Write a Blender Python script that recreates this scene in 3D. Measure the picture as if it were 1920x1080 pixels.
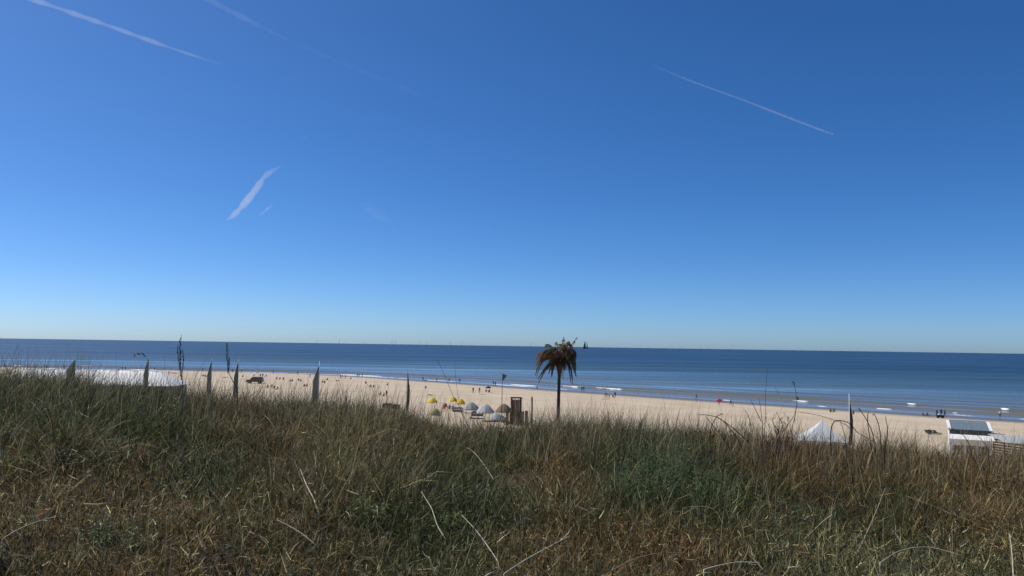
import bpy, math, random
import numpy as np
from mathutils import Vector, Matrix
random.seed(7)
RNG = np.random.default_rng(11)
scene = bpy.context.scene
for o_ in list(bpy.data.objects):
    bpy.data.objects.remove(o_)

# ------------------------------------------------------------------ camera
EYE = Vector((0.0, 0.0, 15.0))
FPX = 1400.0                       # focal length in pixels of the 1920 px wide photograph
PITCH = math.atan(108.5 / FPX)     # camera tilted up
ROLL = math.radians(0.86)
cam_data = bpy.data.cameras.new("camera")
cam_data.sensor_width = 36.0
cam_data.lens = 36.0 * FPX / 1920.0
cam_data.clip_start = 0.05
cam_data.clip_end = 250000.0
cam = bpy.data.objects.new("camera", cam_data)
scene.collection.objects.link(cam)
CAMROT = Matrix.Rotation(math.pi / 2 + PITCH, 3, 'X') @ Matrix.Rotation(ROLL, 3, 'Z')
cam.matrix_world = Matrix.Translation(EYE) @ CAMROT.to_4x4()
scene.camera = cam
RIGHT, UP, FWD = CAMROT.col[0].copy(), CAMROT.col[1].copy(), -CAMROT.col[2]

# ------------------------------------------------------------------ world, sun, exposure
SUN_AZ = math.radians(-66.0)       # from +Y, negative to the left
SUN_EL = math.radians(52.0)
world = bpy.data.worlds.new("World")
scene.world = world
world.use_nodes = True
wn, wl = world.node_tree.nodes, world.node_tree.links
wn.clear()
w_out = wn.new("ShaderNodeOutputWorld")
w_bg = wn.new("ShaderNodeBackground")
w_sky = wn.new("ShaderNodeTexSky")
w_sky.sky_type = 'NISHITA'
w_sky.sun_disc = False
w_sky.sun_elevation = SUN_EL
w_sky.sun_rotation = SUN_AZ
w_sky.altitude = 0.0
w_sky.air_density = 0.6
w_sky.dust_density = 0.55
w_sky.ozone_density = 7.5
w_hsv = wn.new("ShaderNodeHueSaturation")
w_hsv.inputs["Saturation"].default_value = 1.17
w_tint = wn.new("ShaderNodeMix"); w_tint.data_type = 'RGBA'; w_tint.blend_type = 'MULTIPLY'
w_tint.inputs[0].default_value = 1.0; w_tint.inputs[7].default_value = (0.90, 1.0, 1.07, 1)
w_bg.inputs["Strength"].default_value = 0.117
wl.new(w_sky.outputs[0], w_hsv.inputs["Color"])
wl.new(w_hsv.outputs[0], w_tint.inputs[6])
wl.new(w_tint.outputs[2], w_bg.inputs["Color"])
wl.new(w_bg.outputs[0], w_out.inputs["Surface"])

sun_data = bpy.data.lights.new("sun", 'SUN')
sun_data.energy = 4.7
sun_data.angle = math.radians(0.53)
sun_data.color = (1.0, 0.95, 0.86)
sun = bpy.data.objects.new("sun", sun_data)
scene.collection.objects.link(sun)
sun_dir = Vector((math.sin(SUN_AZ) * math.cos(SUN_EL), math.cos(SUN_AZ) * math.cos(SUN_EL), math.sin(SUN_EL)))
sun.rotation_euler = sun_dir.to_track_quat('Z', 'Y').to_euler()

scene.view_settings.view_transform = 'Standard'
scene.view_settings.look = 'None'
scene.view_settings.exposure = 0.0
scene.view_settings.gamma = 1.0
scene.view_settings.use_curve_mapping = False

# ------------------------------------------------------------------ helpers: pixels, noise, terrain
def ray(px, py):
    return (FWD + RIGHT * ((px - 960.0) / FPX) - UP * ((py - 540.0) / FPX))

def at_depth(px, py, d):
    r = ray(px, py)
    return EYE + r * (d / r.y)

def at_height(px, py, z):
    r = ray(px, py)
    return EYE + r * ((z - EYE.z) / r.z)

def px_of(p):
    v = Vector(p) - EYE
    f = v.dot(FWD)
    return 960 + FPX * v.dot(RIGHT) / f, 540 - FPX * v.dot(UP) / f

def smooth(a, b, x):
    t = np.clip((np.asarray(x, float) - a) / (b - a), 0, 1)
    return t * t * (3 - 2 * t)

def vnoise(x, y, seed=0):
    x = np.asarray(x, float); y = np.asarray(y, float)
    xi = np.floor(x).astype(np.int64); yi = np.floor(y).astype(np.int64)
    fx = x - xi; fy = y - yi
    fx = fx * fx * (3 - 2 * fx); fy = fy * fy * (3 - 2 * fy)
    def h(a, b):
        n = (a * 374761393 + b * 668265263 + seed * 1274126177) & 0x7fffffff
        n = ((n ^ (n >> 13)) * 1274126177) & 0x7fffffff
        return ((n ^ (n >> 16)) & 0xffff) / 65535.0
    return ((h(xi, yi) * (1 - fx) + h(xi + 1, yi) * fx) * (1 - fy)
            + (h(xi, yi + 1) * (1 - fx) + h(xi + 1, yi + 1) * fx) * fy)

def fbm(x, y, seed=0, octv=3):
    s = 0; a = 0.5; t = 0
    for k in range(octv):
        s = s + a * vnoise(np.asarray(x) * 2 ** k, np.asarray(y) * 2 ** k, seed + k * 17)
        t += a; a *= 0.5
    return s / t - 0.5

# waterline: pixels of the photo's water edge dropped on z = 0
_sh = [(-400, 690), (0, 690), (300, 695), (620, 702), (880, 718), (1060, 732), (1380, 753), (1660, 772), (1920, 788), (2120, 800)]
_shp = [at_height(px, py, 0.0) for px, py in _sh]
_sx = np.array([-1500, -800] + [p.x for p in _shp] + [260, 420, 800])
_last = _shp[-1]
_sy = np.array([400, 392] + [p.y for p in _shp] + [_last.y - (260 - _last.x) * 0.9, _last.y - (420 - _last.x) * 0.9, _last.y - (800 - _last.x) * 0.9])
_dx = np.arange(-1500, 801, 2.0)
_dy = np.interp(_dx, _sx, _sy)
_k = np.exp(-0.5 * (np.arange(-40, 41) * 2.0 / 22.0) ** 2); _k /= _k.sum()
_dyp = np.convolve(np.pad(_dy, 40, mode='edge'), _k, 'valid')
_dslope = np.gradient(_dyp, _dx)
_dcos = 1 / np.sqrt(1 + _dslope ** 2)

def offshore(x, y):
    """signed distance in metres from the waterline, positive out to sea"""
    return (np.asarray(y, float) - np.interp(x, _dx, _dyp)) * np.interp(x, _dx, _dcos)

# crest of the dune: drop in photo pixels below the horizon of the dense grass top
_cx = np.array([-200, 0, 150, 300, 450, 600, 750, 850, 950, 1050, 1200, 1350, 1450, 1540, 1650, 1780, 1850, 1920, 2150])
_cd = np.array([46, 50, 60, 80, 80, 94, 106, 132, 142, 126, 131, 134, 142, 160, 152, 178, 174, 162, 160])
CRY = 12.5
_cxd = np.arange(-200, 2151, 5.0)
_cdd = np.interp(_cxd, _cx, _cd)
_kk = np.exp(-0.5 * (np.arange(-30, 31) * 5.0 / 45.0) ** 2); _kk /= _kk.sum()
_cdd = np.convolve(np.pad(_cdd, 30, mode='edge'), _kk, 'valid')
def terrain(x, y):
    x = np.asarray(x, float); y = np.asarray(y, float)
    o = offshore(x, y)
    zb = np.interp(-o, [-400, -60, -12, 0, 25, 60, 120, 250, 600], [-8, -2.2, -0.45, 0, 1.0, 2.0, 2.8, 3.3, 4.0])
    zb = zb + 0.16 * fbm(x / 14, y / 14, 5) * smooth(-4, -25, o) + 0.05 * fbm(x / 2.3, y / 2.3, 9) * smooth(-4, -25, o)
    u = 960 + FPX * x / np.maximum(y, 6.0)
    drop = np.interp(u, _cxd, _cdd) / FPX * CRY + 0.40
    near = 15 - 1.62
    top = near + (15 - drop - near) * smooth(2.5, CRY, y)
    top = top + 0.22 * fbm(x / 2.2, y / 2.2, 3) + 0.07 * fbm(x / 0.6, y / 0.6, 4)
    t = np.clip((y - 13.0) / 31.0, 0, 1)
    f = smooth(0, 1, t ** 0.72)
    return top * (1 - f) + zb * f

def tz(x, y):
    return float(terrain(x, y))

def on_ground(px, py, lift=0.0, start=2.0, end=900.0):
    r = ray(px, py); r = r / r.y
    d = np.concatenate([np.arange(start, 60, 0.05), np.arange(60, end, 0.5)])
    hx, hy, hz = EYE.x + r.x * d, EYE.y + d, EYE.z + r.z * d
    below = hz < np.maximum(terrain(hx, hy), 0.0 if lift == 0 else -99) + lift
    i = int(np.argmax(below)) if below.any() else len(d) - 1
    return Vector((hx[i], hy[i], hz[i]))

def beach_point(px, py):
    """where the pixel's ray meets the beach or the water, past the dune"""
    return on_ground(px, py, 0.0, start=46.0)

# ------------------------------------------------------------------ helpers: materials
def mat(name, color, rough=0.7, spec=0.3, metal=0.0, noise=0.0, nscale=8.0, bump=0.0, bscale=30.0, trans=0.0, attr=None, coat=0.0):
    m = bpy.data.materials.new(name); m.use_nodes = True
    nt = m.node_tree; n = nt.nodes; l = nt.links
    b = n["Principled BSDF"]
    b.inputs["Roughness"].default_value = rough
    b.inputs["Specular IOR Level"].default_value = spec
    b.inputs["Metallic"].default_value = metal
    b.inputs["Coat Weight"].default_value = coat
    col_out = None
    if attr:
        a = n.new("ShaderNodeAttribute"); a.attribute_name = attr
        col_out = a.outputs["Color"]
    if noise > 0:
        tc = n.new("ShaderNodeTexCoord")
        tx = n.new("ShaderNodeTexNoise"); tx.inputs["Scale"].default_value = nscale; tx.inputs["Detail"].default_value = 5
        l.new(tc.outputs["Object"], tx.inputs["Vector"])
        mr = n.new("ShaderNodeMapRange")
        mr.inputs[3].default_value = 1 - noise; mr.inputs[4].default_value = 1 + noise
        l.new(tx.outputs[0], mr.inputs[0])
        mx = n.new("ShaderNodeVectorMath"); mx.operation = 'SCALE'
        if col_out: l.new(col_out, mx.inputs[0])
        else: mx.inputs[0].default_value = color[:3]
        l.new(mr.outputs[0], mx.inputs["Scale"])
        col_out = mx.outputs[0]
    if col_out: l.new(col_out, b.inputs["Base Color"])
    else: b.inputs["Base Color"].default_value = (*color[:3], 1)
    if bump > 0:
        tc2 = n.new("ShaderNodeTexCoord")
        t2 = n.new("ShaderNodeTexNoise"); t2.inputs["Scale"].default_value = bscale; t2.inputs["Detail"].default_value = 6
        l.new(tc2.outputs["Object"], t2.inputs["Vector"])
        bp = n.new("ShaderNodeBump"); bp.inputs["Strength"].default_value = bump; bp.inputs["Distance"].default_value = 0.05
        l.new(t2.outputs[0], bp.inputs["Height"]); l.new(bp.outputs[0], b.inputs["Normal"])
    if trans > 0:
        out = n["Material Output"]
        tr = n.new("ShaderNodeBsdfTranslucent")
        if col_out: l.new(col_out, tr.inputs["Color"])
        else: tr.inputs["Color"].default_value = (*color[:3], 1)
        ms = n.new("ShaderNodeMixShader"); ms.inputs[0].default_value = trans
        l.new(b.outputs[0], ms.inputs[1]); l.new(tr.outputs[0], ms.inputs[2]); l.new(ms.outputs[0], out.inputs["Surface"])
    return m

# ------------------------------------------------------------------ helpers: meshes
class MB:
    """collects shapes, then links them as one mesh object"""
    def __init__(s): s.v = []; s.f = []; s.m = []
    def add(s, vs, fs, mi=0):
        k = len(s.v); s.v += [tuple(v) for v in vs]
        s.f += [tuple(i + k for i in f) for f in fs]; s.m += [mi] * len(fs)
    def box(s, c, size, rz=0.0, mi=0, rot=None, taper=1.0):
        hx, hy, hz = size[0] / 2, size[1] / 2, size[2] / 2
        M = rot if rot is not None else Matrix.Rotation(rz, 3, 'Z')
        vs = []
        for sz in (-1, 1):
            tp = taper if sz > 0 else 1.0
            for sx, sy in ((-1, -1), (1, -1), (1, 1), (-1, 1)):
                vs.append(Vector(c) + M @ Vector((sx * hx * tp, sy * hy * tp, sz * hz)))
        s.add(vs, [(3, 2, 1, 0), (4, 5, 6, 7), (0, 1, 5, 4), (1, 2, 6, 5), (2, 3, 7, 6), (3, 0, 4, 7)], mi)
    def tube(s, pts, rad, n=6, mi=0, cap=True):
        pts = [Vector(p) for p in pts]
        if not hasattr(rad, '__len__'): rad = [rad] * len(pts)
        vs = []; prev = None
        for i, p in enumerate(pts):
            t = (pts[min(i + 1, len(pts) - 1)] - pts[max(i - 1, 0)])
            t = t.normalized() if t.length > 1e-9 else Vector((0, 0, 1))
            a = prev if prev is not None else (Vector((1, 0, 0)) if abs(t.x) < 0.9 else Vector((0, 1, 0)))
            a = (a - t * a.dot(t)).normalized(); b = t.cross(a); prev = a
            for k in range(n):
                an = 2 * math.pi * k / n
                vs.append(p + (a * math.cos(an) + b * math.sin(an)) * rad[i])
        fs = []
        for i in range(len(pts) - 1):
            for k in range(n):
                fs.append((i * n + k, i * n + (k + 1) % n, (i + 1) * n + (k + 1) % n, (i + 1) * n + k))
        if cap:
            fs.append(tuple(range(n - 1, -1, -1))); fs.append(tuple((len(pts) - 1) * n + k for k in range(n)))
        s.add(vs, fs, mi)
    def prism(s, prof, y0, y1, mi=0):
        """profile in x,z pushed from y0 to y1"""
        n = len(prof)
        vs = [(x, y0, z) for x, z in prof] + [(x, y1, z) for x, z in prof]
        fs = [tuple(range(n)), tuple(range(2 * n - 1, n - 1, -1))]
        for i in range(n):
            j = (i + 1) % n; fs.append((j, i, n + i, n + j))
        s.add(vs, fs, mi)
    def lathe(s, prof, c=(0, 0, 0), n=12, mi=0):
        vs = []; fs = []
        for r, z in prof:
            for k in range(n):
                a = 2 * math.pi * k / n
                vs.append((c[0] + r * math.cos(a), c[1] + r * math.sin(a), c[2] + z))
        for i in range(len(prof) - 1):
            for k in range(n):
                fs.append((i * n + k, i * n + (k + 1) % n, (i + 1) * n + (k + 1) % n, (i + 1) * n + k))
        s.add(vs, fs, mi)
    def mesh(s, name, smooth_=False):
        me = bpy.data.meshes.new(name); me.from_pydata(s.v, [], s.f); me.update()
        if smooth_: me.polygons.foreach_set('use_smooth', [True] * len(me.polygons))
        return me
    def build(s, name, mats, parent=None, smooth_=False):
        me = s.mesh(name, smooth_)
        for m in (mats if isinstance(mats, (list, tuple)) else [mats]): me.materials.append(m)
        me.polygons.foreach_set('material_index', s.m)
        return link(name, me, parent)

def link(name, me, parent=None):
    o = bpy.data.objects.new(name, me); scene.collection.objects.link(o)
    if parent is not None: o.parent = parent
    return o

def tag(o, label=None, cat=None, group=None, kind=None):
    if label: o["label"] = label
    if cat: o["category"] = cat
    if group: o["group"] = group
    if kind: o["kind"] = kind
    return o

def thing(name, loc, rz, label, cat, group=None):
    o = bpy.data.objects.new(name, None); scene.collection.objects.link(o)
    o.empty_display_size = 0.3
    o.location = loc; o.rotation_euler = (0, 0, rz)
    return tag(o, label, cat, group)

def copy_tree(o, parent=None):
    c = o.copy(); scene.collection.objects.link(c); c.parent = parent
    for ch in list(o.children): copy_tree(ch, c)
    return c

def np_mesh(name, verts, faces_flat, loop_start, loop_total, smooth_=True):
    me = bpy.data.meshes.new(name)
    me.vertices.add(len(verts)); me.vertices.foreach_set('co', np.ascontiguousarray(verts, np.float32).ravel())
    me.loops.add(len(faces_flat)); me.loops.foreach_set('vertex_index', np.ascontiguousarray(faces_flat, np.int32))
    me.polygons.add(len(loop_start)); me.polygons.foreach_set('loop_start', np.ascontiguousarray(loop_start, np.int32))
    me.polygons.foreach_set('loop_total', np.ascontiguousarray(loop_total, np.int32))
    me.update(calc_edges=True)
    if smooth_: me.polygons.foreach_set('use_smooth', np.ones(len(loop_start), bool))
    return me

def grid_mesh(name, X, Y, Z, wrap=False):
    nr, nc = X.shape
    verts = np.stack([X, Y, Z], -1).reshape(-1, 3)
    idx = np.arange(nr * nc).reshape(nr, nc)
    a = idx[:-1, :-1]; b = idx[:-1, 1:]; c = idx[1:, 1:]; d = idx[1:, :-1]
    q = np.stack([b, a, d, c], -1).reshape(-1, 4)   # columns run left to right, rows outward: normals up
    n = len(q)
    return np_mesh(name, verts, q.ravel(), np.arange(n) * 4, np.full(n, 4))

def add_attr(me, name, vals, kind='FLOAT'):
    a = me.attributes.new(name, kind, 'POINT')
    if kind == 'FLOAT': a.data.foreach_set('value', np.ascontiguousarray(vals, np.float32).ravel())
    else: a.data.foreach_set('color', np.ascontiguousarray(vals, np.float32).ravel())

# ================================================================== THE SETTING
# azimuth columns: fine in front, coarse behind
azf = np.radians(np.arange(-46, 46.01, 0.2))
azb = np.radians(np.concatenate([np.arange(-180, -46, 3.0)])); azc = np.radians(np.arange(48, 180.1, 3.0))
AZ = np.concatenate([azb, azf, azc])
def shore_radius(az):
    r = np.arange(20, 900, 1.0)
    out = []
    for a in az:
        o = offshore(r * math.sin(a), r * math.cos(a))
        i = int(np.argmax(o > 0)) if (o > 0).any() and abs(a) < math.radians(100) else len(r) - 1
        out.append(min(r[i], 620.0))
    out = np.array(out)
    k = np.ones(5) / 5
    return np.convolve(np.pad(out, 2, mode='edge'), k, 'valid')
RS = shore_radius(AZ)

# --- sand material
def sand_material():
    m = bpy.data.materials.new("beach_sand"); m.use_nodes = True
    n = m.node_tree.nodes; l = m.node_tree.links; b = n["Principled BSDF"]
    tc = n.new("ShaderNodeTexCoord")
    n1 = n.new("ShaderNodeTexNoise"); n1.inputs["Scale"].default_value = 0.08; n1.inputs["Detail"].default_value = 8; n1.inputs["Roughness"].default_value = 0.65
    n2 = n.new("ShaderNodeTexNoise"); n2.inputs["Scale"].default_value = 1.6; n2.inputs["Detail"].default_value = 8
    l.new(tc.outputs["Object"], n1.inputs["Vector"]); l.new(tc.outputs["Object"], n2.inputs["Vector"])
    r1 = n.new("ShaderNodeValToRGB")
    r1.color_ramp.elements[0].position = 0.35; r1.color_ramp.elements[0].color = (0.435, 0.345, 0.240, 1)
    r1.color_ramp.elements[1].position = 0.68; r1.color_ramp.elements[1].color = (0.53, 0.435, 0.315, 1)
    l.new(n1.outputs[0], r1.inputs[0])
    mr = n.new("ShaderNodeMapRange"); mr.inputs[1].default_value = 0.3; mr.inputs[2].default_value = 0.7; mr.inputs[3].default_value = 0.86; mr.inputs[4].default_value = 1.1
    l.new(n2.outputs[0], mr.inputs[0])
    sc = n.new("ShaderNodeVectorMath"); sc.operation = 'SCALE'
    l.new(r1.outputs[0], sc.inputs[0]); l.new(mr.outputs[0], sc.inputs["Scale"])
    wet = n.new("ShaderNodeAttribute"); wet.attribute_name = "wet"
    mx = n.new("ShaderNodeMix"); mx.data_type = 'RGBA'
    l.new(wet.outputs["Fac"], mx.inputs[0]); l.new(sc.outputs[0], mx.inputs[6]); mx.inputs[7].default_value = (0.125, 0.102, 0.082, 1)
    l.new(mx.outputs[2], b.inputs["Base Color"])
    rr = n.new("ShaderNodeMapRange"); rr.inputs[3].default_value = 0.95; rr.inputs[4].default_value = 0.34
    l.new(wet.outputs["Fac"], rr.inputs[0]); l.new(rr.outputs[0], b.inputs["Roughness"])
    b.inputs["Specular IOR Level"].default_value = 0.35
    bp = n.new("ShaderNodeBump"); bp.inputs["Distance"].default_value = 0.12
    inv = n.new("ShaderNodeMapRange"); inv.inputs[3].default_value = 0.7; inv.inputs[4].default_value = 0.03
    l.new(wet.outputs["Fac"], inv.inputs[0]); l.new(inv.outputs[0], bp.inputs["Strength"])
    l.new(n2.outputs[0], bp.inputs["Height"]); l.new(bp.outputs[0], b.inputs["Normal"])
    return m
SAND = sand_material()
def dune_material():
    m = bpy.data.materials.new("dune_soil"); m.use_nodes = True
    n = m.node_tree.nodes; l = m.node_tree.links; b = n["Principled BSDF"]
    tc = n.new("ShaderNodeTexCoord")
    n1 = n.new("ShaderNodeTexNoise"); n1.inputs["Scale"].default_value = 3.0; n1.inputs["Detail"].default_value = 8; n1.inputs["Roughness"].default_value = 0.7
    n2 = n.new("ShaderNodeTexNoise"); n2.inputs["Scale"].default_value = 45.0; n2.inputs["Detail"].default_value = 6
    l.new(tc.outputs["Object"], n1.inputs["Vector"]); l.new(tc.outputs["Object"], n2.inputs["Vector"])
    r = n.new("ShaderNodeValToRGB")
    e = r.color_ramp.elements
    e[0].position = 0.3; e[0].color = (0.055, 0.045, 0.028, 1)
    e[1].position = 0.75; e[1].color = (0.20, 0.15, 0.09, 1)
    x = e.new(0.52); x.color = (0.11, 0.08, 0.048, 1)
    md = n.new("ShaderNodeMath"); md.operation = 'MULTIPLY_ADD'; md.inputs[1].default_value = 0.5; md.inputs[2].default_value = 0.0
    ad = n.new("ShaderNodeMath"); ad.operation = 'MULTIPLY_ADD'; ad.inputs[1].default_value = 0.5
    l.new(n1.outputs[0], md.inputs[0]); l.new(n2.outputs[0], ad.inputs[0]); l.new(md.outputs[0], ad.inputs[2])
    l.new(ad.outputs[0], r.inputs[0]); l.new(r.outputs[0], b.inputs["Base Color"])
    b.inputs["Roughness"].default_value = 0.95; b.inputs["Specular IOR Level"].default_value = 0.1
    bp = n.new("ShaderNodeBump"); bp.inputs["Distance"].default_value = 0.03
    l.new(n2.outputs[0], bp.inputs["Height"]); l.new(bp.outputs[0], b.inputs["Normal"])
    return m
DUNE = dune_material()

# dune: from under the camera to r = 46, beach: from there to under the water
r_dune = np.concatenate([[0.05], np.arange(0.6, 19.0, 0.22), np.arange(19.0, 46.01, 0.75)])
R, A = np.meshgrid(r_dune, AZ, indexing='ij')
X, Y = R * np.sin(A), R * np.cos(A)
def terrain_all(X, Y):
    return terrain(X, Y)
me = grid_mesh("dune", X, Y, terrain_all(X, Y)); me.materials.append(DUNE)
dune = tag(link("dune", me), kind="structure")
k = np.concatenate([np.linspace(0, 0.80, 90), np.linspace(0.805, 1.0, 90), np.linspace(1.01, 1.25, 24)])
K, A = np.meshgrid(k, AZ, indexing='ij')
R = r_dune[-1] + K * (RS[None, :] - r_dune[-1])
X, Y = R * np.sin(A), R * np.cos(A)
Z = terrain_all(X, Y)
me = grid_mesh("beach", X, Y, Z); me.materials.append(SAND)
o = offshore(X, Y) + 3.0 * fbm(X / 18, Y / 18, 21) + 5 * fbm(X / 60, Y / 60, 22)
add_attr(me, "wet", smooth(-26, -7.0, o))
beach = tag(link("beach", me), kind="structure")

# --- sea
def sea_material():
    m = bpy.data.materials.new("sea_water"); m.use_nodes = True
    n = m.node_tree.nodes; l = m.node_tree.links; b = n["Principled BSDF"]
    tc = n.new("ShaderNodeTexCoord")
    mp = n.new("ShaderNodeMapping"); mp.inputs["Rotation"].default_value = (0, 0, math.radians(20)); mp.inputs["Scale"].default_value = (0.35, 1.0, 1.0)
    l.new(tc.outputs["Object"], mp.inputs["Vector"])
    w1 = n.new("ShaderNodeTexNoise"); w1.inputs["Scale"].default_value = 0.55; w1.inputs["Detail"].default_value = 6; w1.inputs["Roughness"].default_value = 0.62
    w2 = n.new("ShaderNodeTexNoise"); w2.inputs["Scale"].default_value = 0.055; w2.inputs["Detail"].default_value = 4
    l.new(mp.outputs[0], w1.inputs["Vector"]); l.new(mp.outputs[0], w2.inputs["Vector"])
    # wind streaks: patches of rougher and calmer water
    ms = n.new("ShaderNodeMapping"); ms.inputs["Rotation"].default_value = (0, 0, math.radians(12)); ms.inputs["Scale"].default_value = (0.0022, 0.016, 1)
    l.new(tc.outputs["Object"], ms.inputs["Vector"])
    st = n.new("ShaderNodeTexNoise"); st.inputs["Scale"].default_value = 1.0; st.inputs["Detail"].default_value = 7; st.inputs["Roughness"].default_value = 0.6
    l.new(ms.outputs[0], st.inputs["Vector"])
    srp = n.new("ShaderNodeMapRange"); srp.inputs[1].default_value = 0.35; srp.inputs[2].default_value = 0.65; srp.inputs[3].default_value = 0.15; srp.inputs[4].default_value = 1.0
    l.new(st.outputs[0], srp.inputs[0])
    ad = n.new("ShaderNodeMath"); ad.operation = 'MULTIPLY_ADD'; ad.inputs[1].default_value = 3.0
    l.new(w2.outputs[0], ad.inputs[0]); l.new(w1.outputs[0], ad.inputs[2])
    bp = n.new("ShaderNodeBump"); bp.inputs["Distance"].default_value = 0.55
    off = n.new("ShaderNodeAttribute"); off.attribute_name = "offshore"
    cal = n.new("ShaderNodeMapRange"); cal.inputs[1].default_value = 5.0; cal.inputs[2].default_value = 140.0; cal.inputs[3].default_value = 0.12; cal.inputs[4].default_value = 1.0
    l.new(off.outputs["Fac"], cal.inputs[0])
    mu = n.new("ShaderNodeMath"); mu.operation = 'MULTIPLY'
    l.new(srp.outputs[0], mu.inputs[0]); l.new(cal.outputs[0], mu.inputs[1])
    l.new(mu.outputs[0], bp.inputs["Strength"])
    l.new(ad.outputs[0], bp.inputs["Height"]); l.new(bp.outputs[0], b.inputs["Normal"])
    # water body: sandy green close in, deep blue further out
    cr = n.new("ShaderNodeValToRGB"); e = cr.color_ramp.elements
    e[0].position = 0.0; e[0].color = (0.165, 0.150, 0.115, 1)
    e[1].position = 1.0; e[1].color = (0.014, 0.042, 0.080, 1)
    x1 = e.new(0.10); x1.color = (0.100, 0.108, 0.095, 1)
    x2 = e.new(0.35); x2.color = (0.040, 0.075, 0.096, 1)
    mo = n.new("ShaderNodeMapRange"); mo.inputs[1].default_value = 0.0; mo.inputs[2].default_value = 500.0
    l.new(off.outputs["Fac"], mo.inputs[0]); l.new(mo.outputs[0], cr.inputs[0])
    fo = n.new("ShaderNodeAttribute"); fo.attribute_name = "foam"
    fn = n.new("ShaderNodeTexNoise"); fn.inputs["Scale"].default_value = 1.3; fn.inputs["Detail"].default_value = 6; fn.inputs["Roughness"].default_value = 0.7
    l.new(tc.outputs["Object"], fn.inputs["Vector"])
    fm = n.new("ShaderNodeMath"); fm.operation = 'MULTIPLY_ADD'; fm.inputs[1].default_value = 0.9; fm.inputs[2].default_value = -0.45
    l.new(fn.outputs[0], fm.inputs[0])
    fa = n.new("ShaderNodeMath"); fa.operation = 'ADD'; l.new(fo.outputs["Fac"], fa.inputs[0]); l.new(fm.outputs[0], fa.inputs[1])
    fr = n.new("ShaderNodeMapRange"); fr.inputs[1].default_value = 0.42; fr.inputs[2].default_value = 0.62
    l.new(fa.outputs[0], fr.inputs[0])
    mx = n.new("ShaderNodeMix"); mx.data_type = 'RGBA'
    l.new(fr.outputs[0], mx.inputs[0]); l.new(cr.outputs[0], mx.inputs[6]); mx.inputs[7].default_value = (0.82, 0.82, 0.80, 1)
    l.new(mx.outputs[2], b.inputs["Base Color"])
    ro = n.new("ShaderNodeMapRange"); ro.inputs[3].default_value = 0.16; ro.inputs[4].default_value = 0.9
    l.new(fr.outputs[0], ro.inputs[0])
    b.inputs["IOR"].default_value = 1.33
    ra = n.new("ShaderNodeMapRange"); ra.inputs[1].default_value = 0; ra.inputs[2].default_value = 300; ra.inputs[3].default_value = 0.0; ra.inputs[4].default_value = 0.22
    l.new(off.outputs["Fac"], ra.inputs[0])
    sk_ = n.new("ShaderNodeMapRange"); sk_.inputs[1].default_value = 0.35; sk_.inputs[2].default_value = 0.65; sk_.inputs[3].default_value = -0.10; sk_.inputs[4].default_value = 0.10
    l.new(st.outputs[0], sk_.inputs[0])
    rs = n.new("ShaderNodeMath"); rs.operation = 'ADD'; l.new(ro.outputs[0], rs.inputs[0]); l.new(ra.outputs[0], rs.inputs[1])
    rs2 = n.new("ShaderNodeMath"); rs2.operation = 'ADD'; l.new(rs.outputs[0], rs2.inputs[0]); l.new(sk_.outputs[0], rs2.inputs[1]); rs = rs2
    l.new(rs.outputs[0], b.inputs["Roughness"])
    return m
SEA = sea_material()
azs = np.radians(np.arange(-80, 62.01, 0.1)); azs = azs[(azs > math.radians(-80))]
azs = np.concatenate([np.radians(np.arange(-80, -42, 2.0)), np.radians(np.arange(-42, 42.01, 0.09)), np.radians(np.arange(44, 64, 2.0))])
rss = np.interp(azs, AZ, RS)
ro_ = [np.arange(-14, 70, 0.6), np.arange(70, 190, 1.6)]
cur = 190.0; far = []
while cur < 90000: far.append(cur); cur *= 1.10
ro_ = np.concatenate(ro_ + [np.array(far)])
RO, A = np.meshgrid(ro_, azs, indexing='ij')
R = rss[None, :] + RO
X, Y = R * np.sin(A), R * np.cos(A)
O = offshore(X, Y)
far_w = smooth(150, 900, RO)
O = O * (1 - far_w) + RO * far_w
PXC = 960 + FPX * np.tan(np.clip(A, -1.2, 1.2))
def wave(o, u0, w):
    u = (o - u0) / w
    return np.where(u < 0, np.exp(-(u / 0.30) ** 2), np.exp(-(u / 1.15) ** 2)), u
Zs = np.zeros_like(O); FO = np.zeros_like(O)
along = X + 0.0
waves = [  # offset, amplitude, width, foam runs in photo columns
    (3.0, 0.05, 1.4, [(0, 770), (800, 860), (925, 1000), (1040, 1070), (1350, 1372), (1530, 1550), (1770, 1830), (1900, 1940)]),
    (8.0, 0.16, 1.8, [(-50, 60), (85, 120), (250, 300), (640, 720), (960, 1010), (1640, 1670), (1780, 1792)]),
    (17.0, 0.45, 2.6, [(120, 165), (1040, 1090), (1112, 1170), (1482, 1516)]),
    (31.0, 0.78, 3.4, [(20, 50), (1692, 1718), (1871, 1887)]),
    (46.0, 0.22, 4.0, [(140, 190)]), (63.0, 0.20, 5.0, []), (84.0, 0.16, 6.0, []), (108.0, 0.14, 7.0, []), (140.0, 0.12, 8, [])]
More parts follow.
